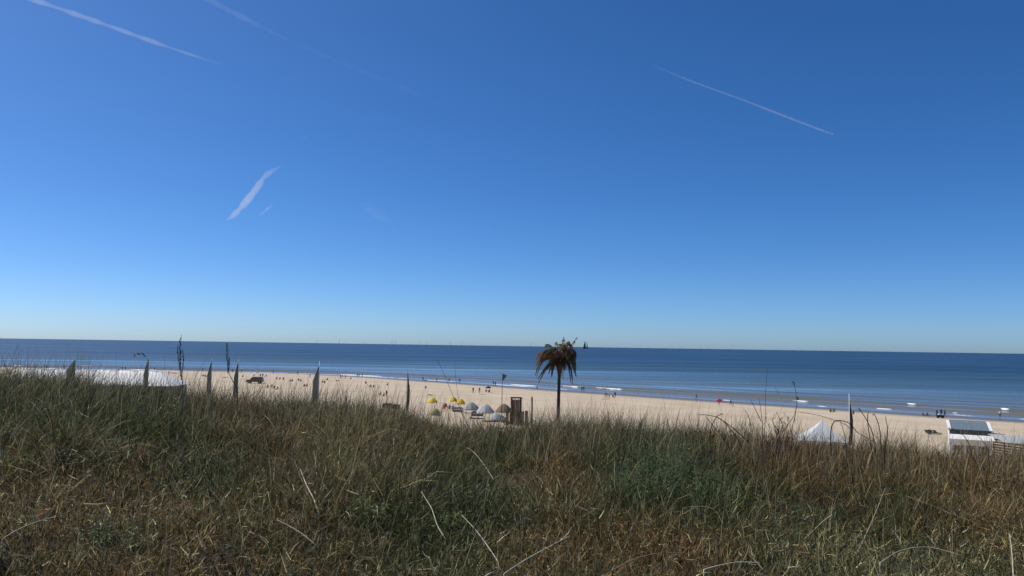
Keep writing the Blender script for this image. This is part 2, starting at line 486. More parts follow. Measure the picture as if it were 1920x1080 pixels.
for i, (u0, amp, wd, runs) in enumerate(waves):
    wob = 5.0 * fbm(along / 45, along * 0 + i * 3.7, 40 + i) * min(1.0, u0 / 12) + 1.4 * fbm(along / 9, along * 0 + i, 60 + i)
    s, u = wave(O, u0 + wob, wd)
    mod = np.clip(0.75 + 1.5 * fbm(along / 38, O * 0 + i * 9.1, 80 + i), 0.12, 1.4)
    Zs += amp * mod * s
    run = np.zeros_like(O)
    for a, b in runs:
        e = min(16.0, (b - a) * 0.45)
        run = np.maximum(run, smooth(a - e, a + e, PXC) * (1 - smooth(b - e, b + e, PXC)))
    fb = np.exp(-((u + 0.10) / (0.30 if u0 > 10 else 0.62)) ** 2)
    rag = (0.66 if u0 > 10 else 0.85) + 1.1 * fbm(along / 2.2, O / 1.2, 120 + i) + 0.5 * fbm(along / 9, O * 0, 130 + i)
    FO = np.maximum(FO, np.clip(fb * run * rag * (1.15 if u0 > 10 else 1.0), 0, 1))
# swash sheet: lacy foam left behind the small waves
FO = np.maximum(FO, 0.36 * smooth(-1, 1.5, O) * (1 - smooth(9, 16, O)) * (0.6 + 0.9 * np.clip(fbm(along / 11, O / 3, 90) + 0.2, 0, 1)))
lap = 1.4 * fbm(along / 7, along * 0, 33) * smooth(12, 0, O)
Zs += -0.02 + 0.03 * fbm(X / 5, Y / 2.2, 71) * smooth(3, 30, O) * (1 - smooth(150, 250, O))
Zs += 0.05 * smooth(-9, 0, -np.abs(O)) * fbm(along / 8, along * 0, 35)
me = grid_mesh("sea", X, Y, Zs); me.materials.append(SEA)
add_attr(me, "foam", FO); add_attr(me, "offshore", O)
sea = tag(link("sea", me), kind="structure")
#PART2
# ================================================================== GRASS ON THE DUNE
def proj_np(P):
    v = P - np.array(EYE)
    f = v @ np.array(FWD)
    return 960 + FPX * (v @ np.array(RIGHT)) / f, 540 - FPX * (v @ np.array(UP)) / f

def grass_material(name, trans=0.35, rough=0.55, spec=0.25):
    return mat(name, (0.1, 0.1, 0.05), rough=rough, spec=spec, attr="tint", trans=trans)
GRASS = grass_material("marram_blade", 0.28, 0.5, 0.16)
STRAW = grass_material("straw_blade", 0.2, 0.55, 0.18)

# patches of colour: photo px, py, radius x, radius y, straw, brown, green (added weights)
PATCH = [
    (120, 1000, 230, 120, 1.3, 1.2, -0.3), (420, 1040, 220, 70, 1.0, 1.0, 0.0), (60, 880, 120, 60, 0.9, 0.6, 0.0),
    (430, 775, 60, 40, 0.6, 1.6, -0.3), (660, 830, 90, 60, 1.2, 0.3, 0.0), (530, 850, 60, 50, 0.2, 1.2, 0.0),
    (620, 960, 120, 60, 1.0, 0.5, 0.0), (200, 1010, 70, 30, -0.6, -0.4, 1.6), (380, 870, 90, 60, -0.3, -0.3, 0.9),
    (780, 830, 90, 45, 0.2, 0.9, 0.2), (1050, 890, 60, 50, 0.8, 1.7, -0.3), (900, 900, 110, 70, -0.3, -0.3, 0.8),
    (1080, 1030, 130, 55, 0.8, 1.6, -0.2), (1230, 1010, 90, 60, 0.5, 1.5, 0.0), (1240, 900, 140, 80, -0.7, -0.5, 2.0),
    (1330, 1060, 70, 50, 0.7, 1.3, 0.0), (1400, 830, 120, 40, 0.3, 1.2, 0.0), (1490, 860, 90, 60, -0.2, 1.7, -0.2),
    (1640, 870, 120, 45, 0.4, 1.3, 0.0), (1840, 880, 110, 60, 0.5, 1.7, -0.4), (1560, 930, 140, 60, -0.3, 0.3, 0.7),
    (1700, 960, 120, 50, -0.2, 0.6, 0.6), (1880, 980, 90, 50, 0.5, 1.0, 0.0), (820, 1000, 120, 60, -0.1, -0.2, 1.0),
    (700, 970, 60, 30, -0.3, -0.2, 1.3), (1650, 1050, 200, 40, 0.9, -0.3, 0.6), (950, 800, 80, 25, 0.2, 0.6, 0.3),
    (150, 800, 220, 70, -0.3, -0.2, 0.8), (330, 760, 160, 40, -0.2, 0.0, 0.7), (1150, 800, 140, 30, 0.9, 0.5, 0.0),
    (250, 900, 90, 50, -0.2, 0.6, 0.3)]
def patch_weights(px, py):
    st = np.full(px.shape, 0.55); br = np.full(px.shape, 0.45); gr = np.full(px.shape, 1.0)
    for cx, cy, rx, ry, a, b, c in PATCH:
        w = np.exp(-(((px - cx) / rx) ** 2 + ((py - cy) / ry) ** 2))
        st += a * w; br += b * w; gr += c * w
    return np.maximum(st, 0.1) ** 1.7, np.maximum(br, 0.1) ** 1.9, np.maximum(gr, 0.1) ** 1.7

PAL = {'straw': np.array([[0.46, 0.38, 0.23], [0.36, 0.275, 0.155], [0.60, 0.53, 0.37], [0.30, 0.225, 0.13]]),
       'brown': np.array([[0.26, 0.140, 0.065], [0.19, 0.095, 0.045], [0.36, 0.205, 0.100], [0.10, 0.056, 0.032]]),
       'green': np.array([[0.100, 0.118, 0.050], [0.070, 0.092, 0.036], [0.150, 0.160, 0.080], [0.045, 0.066, 0.026], [0.20, 0.205, 0.120]])}

def blades(name, base, length, width, lean_dir, lean, curl, tint, segs, material):
    """one mesh of ribbon blades; every argument is an array over the blades"""
    n = len(base)
    t = np.linspace(0, 1, segs + 1)
    dirx, diry = np.cos(lean_dir), np.sin(lean_dir)
    # angle from the vertical grows along the blade
    ang = lean[:, None] + curl[:, None] * t[None, :] ** 1.5
    ds = length[:, None] / segs
    mid = 0.5 * (ang[:, 1:] + ang[:, :-1])
    hx = np.concatenate([np.zeros((n, 1)), np.cumsum(np.sin(mid) * ds, 1)], 1)
    hz = np.concatenate([np.zeros((n, 1)), np.cumsum(np.cos(mid) * ds, 1)], 1)
    C = np.stack([base[:, None, 0] + hx * dirx[:, None], base[:, None, 1] + hx * diry[:, None], base[:, None, 2] + hz], -1)
    # ribbon side direction: random about the blade
    sa = RNG.uniform(0, 2 * np.pi, n)
    side = np.stack([np.cos(sa), np.sin(sa), RNG.normal(0, 0.35, n)], -1)
    wt = width[:, None] * (1 - t[None, :] ** 2.2) * 0.5
    L = C[:, :-1] - side[:, None, :] * wt[:, :-1, None]
    Rr = C[:, :-1] + side[:, None, :] * wt[:, :-1, None]
    V = np.concatenate([np.stack([L, Rr], 2).reshape(n, segs * 2, 3), C[:, -1:]], 1)
    nv = segs * 2 + 1
    quads = []
    for k_ in range(segs - 1):
        quads.append([2 * k_, 2 * k_ + 1, 2 * k_ + 3, 2 * k_ + 2])
    tri = [2 * segs - 2, 2 * segs - 1, 2 * segs]
    pat = np.array([i for q in quads for i in q] + tri)
    tot = np.array([4] * len(quads) + [3])
    loops = (pat[None, :] + (np.arange(n) * nv)[:, None]).ravel()
    ltot = np.tile(tot, n)
    lst = np.concatenate([[0], np.cumsum(ltot)[:-1]])
    me = np_mesh(name, V.reshape(-1, 3), loops, lst, ltot)
    col = np.concatenate([np.repeat(tint[:, None, :], nv, 1), np.ones((n, nv, 1))], -1)
    add_attr(me, "tint", col.reshape(-1, 4), 'FLOAT_COLOR')
    me.materials.append(material)
    return link(name, me)

def scatter_ground(n, y0, y1, half=0.80):
    y = np.sqrt(RNG.uniform(y0 * y0, y1 * y1, n))
    x = RNG.uniform(-half, half, n) * y + RNG.uniform(-0.4, 0.4, n)
    return x, y

def pick_tint(px, py, n, straw_boost=0.0):
    st, br, gr = patch_weights(px, py)
    st = st + straw_boost
    s = st + br + gr
    r = RNG.uniform(0, 1, n) * s
    out = np.zeros((n, 3))
    k1 = r < st; k2 = (~k1) & (r < st + br); k3 = ~(k1 | k2)
    for kk, key in ((k1, 'straw'), (k2, 'brown'), (k3, 'green')):
        P = PAL[key]; c = P[RNG.integers(0, len(P), kk.sum())]
        out[kk] = c
    out *= np.clip(RNG.lognormal(-0.58, 0.78, (n, 1)), 0.08, 2.2) * np.array([[0.98, 1.0, 0.76]])
    return np.clip(out, 0.008, 0.72)

def make_tufts(ntuft, per, y0, y1, segs, name, len_mu, wid):
    tx, ty = scatter_ground(ntuft, y0, y1)
    keep = fbm(tx / 1.1, ty / 1.1, 51) + 0.35 * fbm(tx / 0.4, ty / 0.4, 52) > -0.16
    tx, ty = tx[keep], ty[keep]
    nt = len(tx)
    th = np.clip(1.0 + 1.1 * fbm(tx / 1.6, ty / 1.6, 53), 0.45, 1.6) * RNG.uniform(0.75, 1.25, nt)
    cnt = np.maximum(6, (per * RNG.uniform(0.5, 1.5, nt))).astype(int)
    ti = np.repeat(np.arange(nt), cnt); n = len(ti)
    rad = 0.16 * np.sqrt(RNG.uniform(0, 1, n)) * (0.7 + 0.6 * th[ti]); an = RNG.uniform(0, 2 * np.pi, n)
    bx = tx[ti] + rad * np.cos(an); by = ty[ti] + rad * np.sin(an)
    bz = terrain(bx, by) - 0.02
    length = np.clip(RNG.normal(len_mu, len_mu * 0.30, n), 0.10, 1.05) * th[ti]
    # outward lean plus a common wind from the left
    wind = RNG.normal(0.05, 0.22, nt)[ti]
    ox = np.cos(an) * rad * 3.2 + wind + RNG.normal(0, 0.27, n); oy = np.sin(an) * rad * 3.2 + RNG.normal(0, 0.27, n)
    lean = np.clip(np.hypot(ox, oy), 0.02, 1.1); ld = np.arctan2(oy, ox)
    curl = np.abs(RNG.normal(0.55, 0.60, n)) + 0.25 * lean
    px, py = proj_np(np.stack([bx, by, bz + 0.15], -1))
    # tuft colour leans one way, single blades differ
    tint = pick_tint(px, py, n)
    tcol = pick_tint(px[np.concatenate([[0], np.cumsum(cnt)[:-1]])], py[np.concatenate([[0], np.cumsum(cnt)[:-1]])], nt)
    mixw = RNG.uniform(0.0, 0.5, n)[:, None]
    tint = tint * (1 - mixw) + tcol[ti] * mixw
    w = wid * RNG.uniform(0.6, 1.4, n)
    return tag(blades(name, np.stack([bx, by, bz], -1), length, w, ld, lean, curl, tint, segs, GRASS), kind="stuff",
               label=None)

g1 = make_tufts(1500, 42, 2.6, 7.0, 4, "marram_grass", 0.235, 0.0046)
tag(g1, "dense tufts of grey-green and straw dune grass nearest the viewer", "grass")
g2 = make_tufts(4300, 42, 6.6, 17.5, 3, "marram_grass", 0.385, 0.0070)
tag(g2, "dense dune grass covering the crest in front of the beach", "grass")

# dry litter: short straws lying every which way
def litter(n, y0, y1, name):
    x, y = scatter_ground(n, y0, y1)
    z = terrain(x, y) + np.abs(RNG.normal(0.02, 0.075, n))
    px, py = proj_np(np.stack([x, y, z], -1))
    tint = pick_tint(px, py, n, 0.35)
    length = RNG.uniform(0.03, 0.10, n) * RNG.uniform(0.6, 2.2, n)
    return blades(name, np.stack([x, y, z], -1), length, (0.0030 + 0.00042 * y) * RNG.uniform(0.7, 1.6, n), RNG.uniform(0, 6.28, n),
                  RNG.uniform(0.25, 1.8, n), RNG.normal(0.1, 0.9, n), tint, 2, STRAW)
tag(litter(150000, 2.6, 8.0, "dead_grass_litter"), "mat of dead brown and straw grass lying between the tufts", "grass", kind="stuff")
tag(litter(70000, 8.0, 16.0, "dead_grass_litter"), "dead straw lying between the tufts on the crest", "grass", kind="stuff")

# long thin flowering stems standing above the rest
def tall_stems(n, y0, y1, name):
    x, y = scatter_ground(n, y0, y1)
    z = terrain(x, y)
    px, py = proj_np(np.stack([x, y, z + 0.4], -1))
    tint = np.where(RNG.uniform(0, 1, (n, 1)) < 0.7, np.array([[0.42, 0.345, 0.20]]), np.array([[0.13, 0.10, 0.06]])) * RNG.uniform(0.7, 1.3, (n, 1))
    length = np.clip(RNG.normal(0.64, 0.16, n), 0.3, 1.2) * (0.75 if y1 < 10 else 1.0)
    return blades(name, np.stack([x, y, z], -1), length, RNG.uniform(0.0035, 0.0065, n), RNG.normal(0.2, 1.6, n),
                  np.abs(RNG.normal(0.12, 0.14, n)), np.abs(RNG.normal(0.25, 0.3, n)), tint, 4, STRAW)
tag(tall_stems(9000, 9.5, 16.0, "tall_grass_stem_field"), "sparse tall dry grass stems rising above the crest against the beach", "grass", kind="stuff")
tag(tall_stems(420, 3.2, 9.0, "tall_grass_stem_field"), "scattered tall pale grass stems in the foreground", "grass", kind="stuff")
#PART3
# ================================================================== MATERIALS OF THINGS
WOOD_DARK = mat("weathered_dark_wood", (0.085, 0.060, 0.042), 0.85, 0.2, noise=0.35, nscale=14, bump=0.3)
WOOD = mat("weathered_wood", (0.17, 0.125, 0.085), 0.85, 0.2, noise=0.3, nscale=12, bump=0.3)
WHITE_CLOTH = mat("white_canvas", (0.78, 0.77, 0.74), 0.75, 0.25, noise=0.06, nscale=1.5, bump=0.08, bscale=6)
WHITE_PAINT = mat("white_paint", (0.74, 0.74, 0.72), 0.5, 0.4, noise=0.08, nscale=2)
TENT_CLOTH = mat("tent_canvas", (0.50, 0.53, 0.54), 0.75, 0.25, noise=0.08, nscale=1.5, bump=0.08, bscale=6)
GREY_WALL = mat("grey_wall", (0.17, 0.17, 0.165), 0.8, 0.3, noise=0.15, nscale=2)
GREY_CLOTH = mat("grey_canvas", (0.30, 0.32, 0.33), 0.85, 0.2, noise=0.12, nscale=3, trans=0.15)
PALE_GREY_CLOTH = mat("pale_grey_canvas", (0.48, 0.49, 0.48), 0.85, 0.2, noise=0.12, nscale=3, trans=0.15)
FLAG_GREY = mat("grey_green_flag", (0.21, 0.245, 0.235), 0.8, 0.2, noise=0.25, nscale=1.6, trans=0.3)
FLAG_BLUE = mat("blue_grey_flag", (0.11, 0.165, 0.18), 0.8, 0.2, noise=0.25, nscale=1.6, trans=0.3)
FLAG_GREEN = mat("green_grey_flag", (0.16, 0.22, 0.15), 0.8, 0.2, noise=0.3, nscale=1.4, trans=0.3)
FLAG_DARK = mat("dark_brown_flag", (0.075, 0.058, 0.050), 0.8, 0.2, noise=0.3, nscale=1.6, trans=0.15)
METAL = mat("grey_metal", (0.35, 0.36, 0.37), 0.45, 0.5, 0.6)
METAL_WHITE = mat("white_metal", (0.75, 0.75, 0.74), 0.4, 0.5)
METAL_DARK = mat("dark_metal", (0.05, 0.052, 0.055), 0.5, 0.4)
YELLOW = mat("yellow_canvas", (0.72, 0.52, 0.04), 0.8, 0.2, noise=0.08, nscale=3, trans=0.2)
PALE_YELLOW = mat("pale_yellow_canvas", (0.60, 0.50, 0.22), 0.8, 0.2, noise=0.1, nscale=3, trans=0.2)
RED_CLOTH = mat("red_canvas", (0.33, 0.035, 0.045), 0.8, 0.2, noise=0.15, nscale=4)
MAROON = mat("maroon_cushion", (0.115, 0.028, 0.032), 0.85, 0.2, noise=0.2, nscale=4)
DARK_CLOTH = mat("dark_canvas", (0.030, 0.030, 0.034), 0.85, 0.2)
PINK = mat("pink_plastic", (0.80, 0.10, 0.18), 0.35, 0.5)
THATCH = mat("brown_thatch", (0.20, 0.15, 0.11), 0.95, 0.1, noise=0.4, nscale=12, bump=0.5)
GLASS = mat("roof_glazing", (0.16, 0.20, 0.20), 0.12, 0.6, noise=0.1, nscale=1)
BLACK = mat("black_rubber", (0.02, 0.02, 0.02), 0.8, 0.2)
CAR_RED = mat("dark_red_paint", (0.10, 0.016, 0.016), 0.3, 0.5, coat=0.6)
CAR_GLASS = mat("dark_car_glass", (0.02, 0.025, 0.03), 0.06, 0.6)
LAMP = mat("headlamp_glass", (0.7, 0.7, 0.68), 0.2, 0.6)
SAIL_DARK = mat("dark_blue_sail", (0.030, 0.052, 0.075), 0.8, 0.2)
SAIL_WHITE = mat("white_sail", (0.80, 0.80, 0.80), 0.7, 0.2, trans=0.2)
HULL = mat("dark_hull", (0.03, 0.035, 0.045), 0.5, 0.4)
TURBINE = mat("pale_turbine_paint", (0.80, 0.82, 0.84), 0.6, 0.3)
FEATHER = mat("dark_feather", (0.025, 0.025, 0.03), 0.7, 0.2)
STEM_DARK = mat("dark_dry_stem", (0.040, 0.028, 0.022), 0.85, 0.2, noise=0.3, nscale=20)
STEM_RED = mat("reddish_dry_twig", (0.085, 0.042, 0.034), 0.85, 0.2, noise=0.35, nscale=20)
STEM_PALE = mat("bleached_stem", (0.50, 0.44, 0.34), 0.75, 0.25, noise=0.2, nscale=25)
STEM_TAN = mat("tan_stem", (0.26, 0.20, 0.13), 0.8, 0.2, noise=0.25, nscale=25)
LEAF_GREEN = mat("dark_green_leaf", (0.075, 0.150, 0.040), 0.5, 0.35, noise=0.35, nscale=9, trans=0.3)
LEAF_BRIGHT = mat("fresh_green_leaf", (0.13, 0.19, 0.035), 0.5, 0.35, noise=0.2, nscale=9, trans=0.35)
LEAF_DARK = mat("withered_dark_leaf", (0.045, 0.045, 0.032), 0.7, 0.25, noise=0.4, nscale=9)
FROND_A = mat("olive_dry_frond", (0.165, 0.130, 0.068), 0.7, 0.25, noise=0.35, nscale=3, trans=0.2)
FROND_B = mat("brown_dry_frond", (0.20, 0.115, 0.062), 0.75, 0.2, noise=0.35, nscale=3, trans=0.2)
TRUNK = mat("palm_trunk", (0.105, 0.075, 0.052), 0.9, 0.15, noise=0.4, nscale=6, bump=0.5, bscale=12)

# ================================================================== SKY: CONTRAILS AND WISPS
def cloud_material(name, density):
    m = bpy.data.materials.new(name); m.use_nodes = True
    n = m.node_tree.nodes; l = m.node_tree.links
    n.remove(n["Principled BSDF"])
    v = n.new("ShaderNodeVolumeScatter"); v.inputs["Color"].default_value = (1, 1, 1, 1)
    v.inputs["Density"].default_value = density; v.inputs["Anisotropy"].default_value = 0.35
    l.new(v.outputs[0], n["Material Output"].inputs["Volume"])
    return m
def cloud(name, pts, label, cat, dens, alt=9500.0, flat=1.0, seg=26, jit=0.35, seed=1):
    """pts: (px, py, radius in photo px); a ragged closed tube of thin cloud at flying height"""
    rr = random.Random(seed)
    P = []; Rr = []
    for i in range(seg + 1):
        t = i / seg * (len(pts) - 1); k_ = min(int(t), len(pts) - 2); f = t - k_
        a, b = pts[k_], pts[k_ + 1]
        px, py, r = [a[j] + (b[j] - a[j]) * f for j in range(3)]
        w = at_height(px, py, alt)
        dist = (w - EYE).length
        P.append(w); Rr.append(max(r, 0.05) / FPX * dist * (1 + jit * (rr.random() - 0.5) * 2))
    mb = MB(); mb.tube(P, Rr, n=8)
    o = mb.build(name, cloud_material(name + "_vapour", dens), smooth_=True)
    return tag(o, label, cat)
cloud("contrail", [(-40, -38, 4.2), (65, 0, 4.2), (200, 47, 3.8), (320, 90, 3.0), (420, 123, 0.8)], "bright straight contrail crossing the upper left corner of the sky", "contrail", 1 / 900.0, seed=1)
cloud("contrail", [(350, -20, 5.0), (400, 4, 5.0), (470, 40, 4.2), (540, 75, 2.0)], "soft faint contrail right of the brightest one at the top edge", "contrail", 1 / 4200.0, seed=2)
cloud("contrail", [(560, 84, 3.5), (640, 118, 4.0), (720, 150, 3.0), (790, 178, 3.5), (840, 206, 0.8)], "barely visible old contrail fading out in the upper middle sky", "contrail", 1 / 14000.0, seed=3)
cloud("contrail", [(1222, 121, 0.8), (1290, 150, 1.5), (1400, 190, 1.8), (1500, 229, 1.9), (1562, 252, 1.6)], "thin crisp white contrail alone in the right half of the sky", "contrail", 1 / 600.0, jit=0.12, seed=4)
cloud("cloud_wisp", [(424, 414, 1.0), (440, 402, 4.5), (462, 378, 6.0), (482, 352, 7.0), (494, 333, 5.0), (510, 320, 4.5), (530, 311, 1.0)], "bright curved wisp of cloud low in the left half of the sky", "cloud", 1 / 4200.0, jit=0.3, seed=5)
cloud("cloud_wisp", [(487, 404, 0.8), (498, 394, 3.4), (512, 384, 0.8)], "tiny streak of cloud just right of the curved wisp", "cloud", 1 / 4000.0, seg=8, seed=6)
cloud("cloud_wisp", [(662, 378, 2.0), (690, 390, 12.0), (715, 406, 13.0), (742, 424, 2.0)], "very faint broad cloud smudge right of the curved wisp", "cloud", 1 / 60000.0, seg=14, seed=7)
cloud("cloud_wisp", [(562, 266, 1.0), (571, 258, 4.0), (580, 250, 1.0)], "tiny faint cloud fleck above the curved wisp", "cloud", 1 / 20000.0, seg=8, seed=8)

# ================================================================== FAR SEA: TURBINES AND SAILS
def make_turbine():
    t = thing("wind_turbine", (0, 0, 0), 0, "far-off pale wind turbine standing in the sea on the horizon", "wind turbine", "wind turbines along the horizon")
    mb = MB(); mb.tube([(0, 0, -2), (0, 0, 50), (0, 0, 102)], [4.2, 3.4, 2.3], 8); mb.build("tower", TURBINE, t, True)
    mb = MB(); mb.box((0, 2.0, 104), (4.2, 13, 4.4)); nc = mb.build("nacelle", TURBINE, t)
    mb = MB(); mb.tube([(0, -4.6, 104), (0, -7.4, 104)], [2.2, 0.9], 8); mb.build("hub", TURBINE, t, True)
    for k_ in range(3):
        a = 2 * math.pi * k_ / 3
        d = Vector((math.sin(a), 0, math.cos(a)))
        mb = MB(); mb.tube([Vector((0, -6, 104)) + d * s_ for s_ in (1, 12, 35, 56)], [1.3, 2.2, 1.3, 0.35], 5)
        b = mb.build("blade", TURBINE, t, True)
    return t
turb = make_turbine()
tx_list = [594, 636, 683, 735, 741, 787, 800, 845, 866, 885, 933, 995, 1158, 1175, 1200, 1215, 1275, 1315, 1328, 1334, 1366, 1371, 1458, 1462, 1490, 1540, 1553]
for i, px in enumerate(tx_list):
    d = random.Random(i).uniform(18500, 25000)
    o = turb if i == 0 else copy_tree(turb)
    p = at_depth(px, 640, d)
    o.location = (p.x, p.y, 0); o.rotation_euler = (0, 0, math.radians(random.Random(i + 50).uniform(-50, 50)))
    spin = random.Random(i + 99).uniform(0, 120)
    for ch in o.children:
        if ch.name.startswith("blade"):
            M = Matrix.Translation((0, 0, 104)) @ Matrix.Rotation(math.radians(spin), 4, 'Y') @ Matrix.Translation((0, 0, -104))
            ch.matrix_basis = M

def sail_sheet(mb, pts, belly, mi=0, th=0.05):
    """triangular or four-sided sail with a belly, in the x-z plane"""
    n = 6; rows = []
    a, b, c, d = [Vector(p) for p in pts]      # foot tack, foot clew, head back, head front
    for side in (0, 1):
        for i in range(n + 1):
            for j in range(n + 1):
                u, v = i / n, j / n
                p = (a * (1 - u) + b * u) * (1 - v) + (d * (1 - u) + c * u) * v
                p = p + Vector((0, belly * math.sin(math.pi * u) * math.sin(math.pi * min(1, v + 0.15)) + side * th, 0))
                rows.append(p)
    fs = []; N = (n + 1) ** 2
    for i in range(n):
        for j in range(n):
            k_ = i * (n + 1) + j
            fs.append((k_, k_ + 1, k_ + n + 2, k_ + n + 1)); fs.append((N + k_ + n + 1, N + k_ + n + 2, N + k_ + 1, N + k_))
    mb.add(rows, fs, mi)
def hull_mesh(mb, L, B, H, mi=0):
    n = 10; vs = []
    for i in range(n + 1):
        u = i / n; x = (u - 0.5) * L
        w = B * 0.5 * math.sin(math.pi * min(1, 0.12 + u * 0.88)) ** 0.6 if u > 0 else 0.02
        w = max(w * (1 if u < 0.6 else (1 - ((u - 0.6) / 0.4) ** 2 * 0.98)), 0.02)
        sheer = H * (1 + 0.35 * (2 * u - 1) ** 2)
        vs += [(x, -w, sheer), (x, -w * 0.7, 0.1 * H), (x, 0, -0.5 * H), (x, w * 0.7, 0.1 * H), (x, w, sheer)]
    fs = []
    for i in range(n):
        for k_ in range(4):
            a = i * 5 + k_; fs.append((a, a + 1, a + 6, a + 5))
        fs.append((i * 5 + 4, i * 5, i * 5 + 5, i * 5 + 9))
    fs += [(0, 4, 3, 2, 1), tuple(n * 5 + q for q in (0, 1, 2, 3, 4))]
    mb.add(vs, fs, mi)
# two-masted ship with dark sails
d = 6500.0
p = at_depth(1097.5, 652, d); sc = d / FPX
s = thing("sailing_ship", (p.x, p.y, 0), 0, "dark two-masted sailing ship on the horizon right of the palm tree", "sailing ship")
mb = MB(); hull_mesh(mb, 11.0 * sc, 2.6 * sc, 0.7 * sc); mb.build("hull", HULL, s, True)
for xm, hm in ((-0.4, 15.2), (3.0, 13.4)):
    mb = MB(); mb.tube([(xm * sc, 0, 0), (xm * sc, 0, hm * sc)], [0.11 * sc, 0.05 * sc], 6); mb.build("mast", HULL, s)
mb = MB(); sail_sheet(mb, [(-4.4 * sc, 0, 1.0 * sc), (-0.6 * sc, 0, 0.9 * sc), (-0.45 * sc, 0, 15.0 * sc), (-0.7 * sc, 0, 14.8 * sc)], 0.25 * sc, th=0.04 * sc); mb.build("sail", SAIL_DARK, s, True)
mb = MB(); sail_sheet(mb, [(-0.2 * sc, 0, 1.0 * sc), (1.2 * sc, 0, 0.9 * sc), (0.0 * sc, 0, 13.2 * sc), (-0.25 * sc, 0, 13.6 * sc)], 0.2 * sc, th=0.04 * sc); mb.build("sail", SAIL_DARK, s, True)
mb = MB(); sail_sheet(mb, [(2.2 * sc, 0, 0.9 * sc), (4.6 * sc, 0, 0.9 * sc), (3.2 * sc, 0, 13.2 * sc), (2.9 * sc, 0, 13.2 * sc)], 0.2 * sc, th=0.04 * sc); mb.build("sail", SAIL_DARK, s, True)
def small_boat(px, py, hpx, d, lab):
    sc = d / FPX; p = at_depth(px, py, d)
    s = thing("sailboat", (p.x, p.y, 0), 0, lab, "sailboat", "small white sailboats far out")
    mb = MB(); hull_mesh(mb, 2.6 * sc, 0.8 * sc, 0.35 * sc); mb.build("hull", WHITE_PAINT, s, True)
    mb = MB(); mb.tube([(0.1 * sc, 0, 0), (0.1 * sc, 0, hpx * sc)], 0.04 * sc, 5); mb.build("mast", METAL, s)
    mb = MB(); sail_sheet(mb, [(-1.2 * sc, 0, 0.5 * sc), (0.08 * sc, 0, 0.5 * sc), (0.08 * sc, 0, hpx * sc), (0.0, 0, hpx * sc)], 0.15 * sc, th=0.03 * sc); mb.build("sail", SAIL_WHITE, s, True)
    mb = MB(); sail_sheet(mb, [(0.2 * sc, 0, 0.5 * sc), (1.2 * sc, 0, 0.5 * sc), (0.25 * sc, 0, hpx * 0.9 * sc), (0.18 * sc, 0, hpx * 0.9 * sc)], 0.15 * sc, th=0.03 * sc); mb.build("sail", SAIL_WHITE, s, True)
small_boat(1257, 655, 3.8, 3900, "small white sailboat far out, the one nearer the palm tree")
small_boat(1295, 656, 3.4, 4100, "small white sailboat far out, the one farther from the palm tree")

# ================================================================== BEACH PAVILIONS
# long white marquee on the left
d = 150.0; sc = d / FPX
pr = at_depth(300, 697, d); pl = at_depth(72, 697, d)
ridge_z = 8.9; eave_z = 6.25
x0 = pl.x - 5; x1 = pr.x; y_ = d
xe = at_depth(341, 722, d).x
gz = tz((x0 + x1) / 2, y_)
t = thing("marquee", ((x0 + x1) / 2, y_, gz), 0, "long white hipped marquee roof over grey walls behind the grass at left", "marquee")
ox, oz = -(x0 + x1) / 2, -gz
half = 5.2
nb = 7
xs_ = np.linspace(x0, x1, nb + 1)
for k_ in range(nb):
    a, b = xs_[k_] + ox + 0.02, xs_[k_ + 1] + ox - 0.02
    for sgn in (-1, 1):
        mb = MB(); n = 6; vs = []
        for th in (0, -0.06):
            for i in range(n + 1):
                u = i / n; zz = ridge_z + (eave_z - ridge_z) * u - 0.22 * math.sin(math.pi * u) + oz + th
                vs += [(a, sgn * half * u, zz), (b, sgn * half * u, zz)]
        N = 2 * (n + 1); fs = []
        for i in range(n):
            fs.append((2 * i, 2 * i + 1, 2 * i + 3, 2 * i + 2)); fs.append((N + 2 * i + 2, N + 2 * i + 3, N + 2 * i + 1, N + 2 * i))
        fs.append((0, 2 * n, N + 2 * n, N)); fs.append((1, N + 1, N + 2 * n + 1, 2 * n + 1)); fs.append((2 * n, 2 * n + 1, N + 2 * n + 1, N + 2 * n))
        mb.add(vs, fs); mb.build("roof_panel", WHITE_CLOTH, t, True)
mb = MB(); r1 = (x1 + ox, 0, ridge_z + oz)
e = [(x1 + ox, -half, eave_z + oz), (xe + ox, -half * 0.8, eave_z + oz), (xe + ox, half * 0.8, eave_z + oz), (x1 + ox, half, eave_z + oz)]
mb.add([r1] + e + [(v[0], v[1], v[2] - 0.08) for v in e], [(0, 1, 2), (0, 2, 3), (0, 3, 4), (1, 5, 6, 2), (2, 6, 7, 3), (3, 7, 8, 4)]); mb.build("hip_panel", WHITE_CLOTH, t)
for k_ in range(nb):
    a, b = xs_[k_] + ox + 0.05, xs_[k_ + 1] + ox - 0.05
    mb = MB(); mb.box(((a + b) / 2, -half + 0.35, (eave_z + oz - 0.1) / 2), (b - a, 0.08, eave_z + oz - 0.16)); mb.build("wall_panel", GREY_WALL, t)
    mb = MB(); mb.box((a - 0.05, -half + 0.30, (eave_z + oz - 0.1) / 2), (0.09, 0.22, eave_z + oz - 0.1)); mb.build("post", METAL_WHITE, t)
mb = MB(); mb.box(((x1 + xe) / 2 + ox - 0.3, 0, (eave_z + oz - 0.1) / 2), (xe - x1 - 0.7, half * 1.5, eave_z + oz - 0.2)); mb.build("end_wall", GREY_WALL, t)
mb = MB(); mb.box(((x0 + x1) / 2 + ox, half - 0.35, (eave_z + oz - 0.1) / 2), (x1 - x0 - 0.1, 0.08, eave_z + oz - 0.16)); mb.build("rear_wall", GREY_WALL, t)

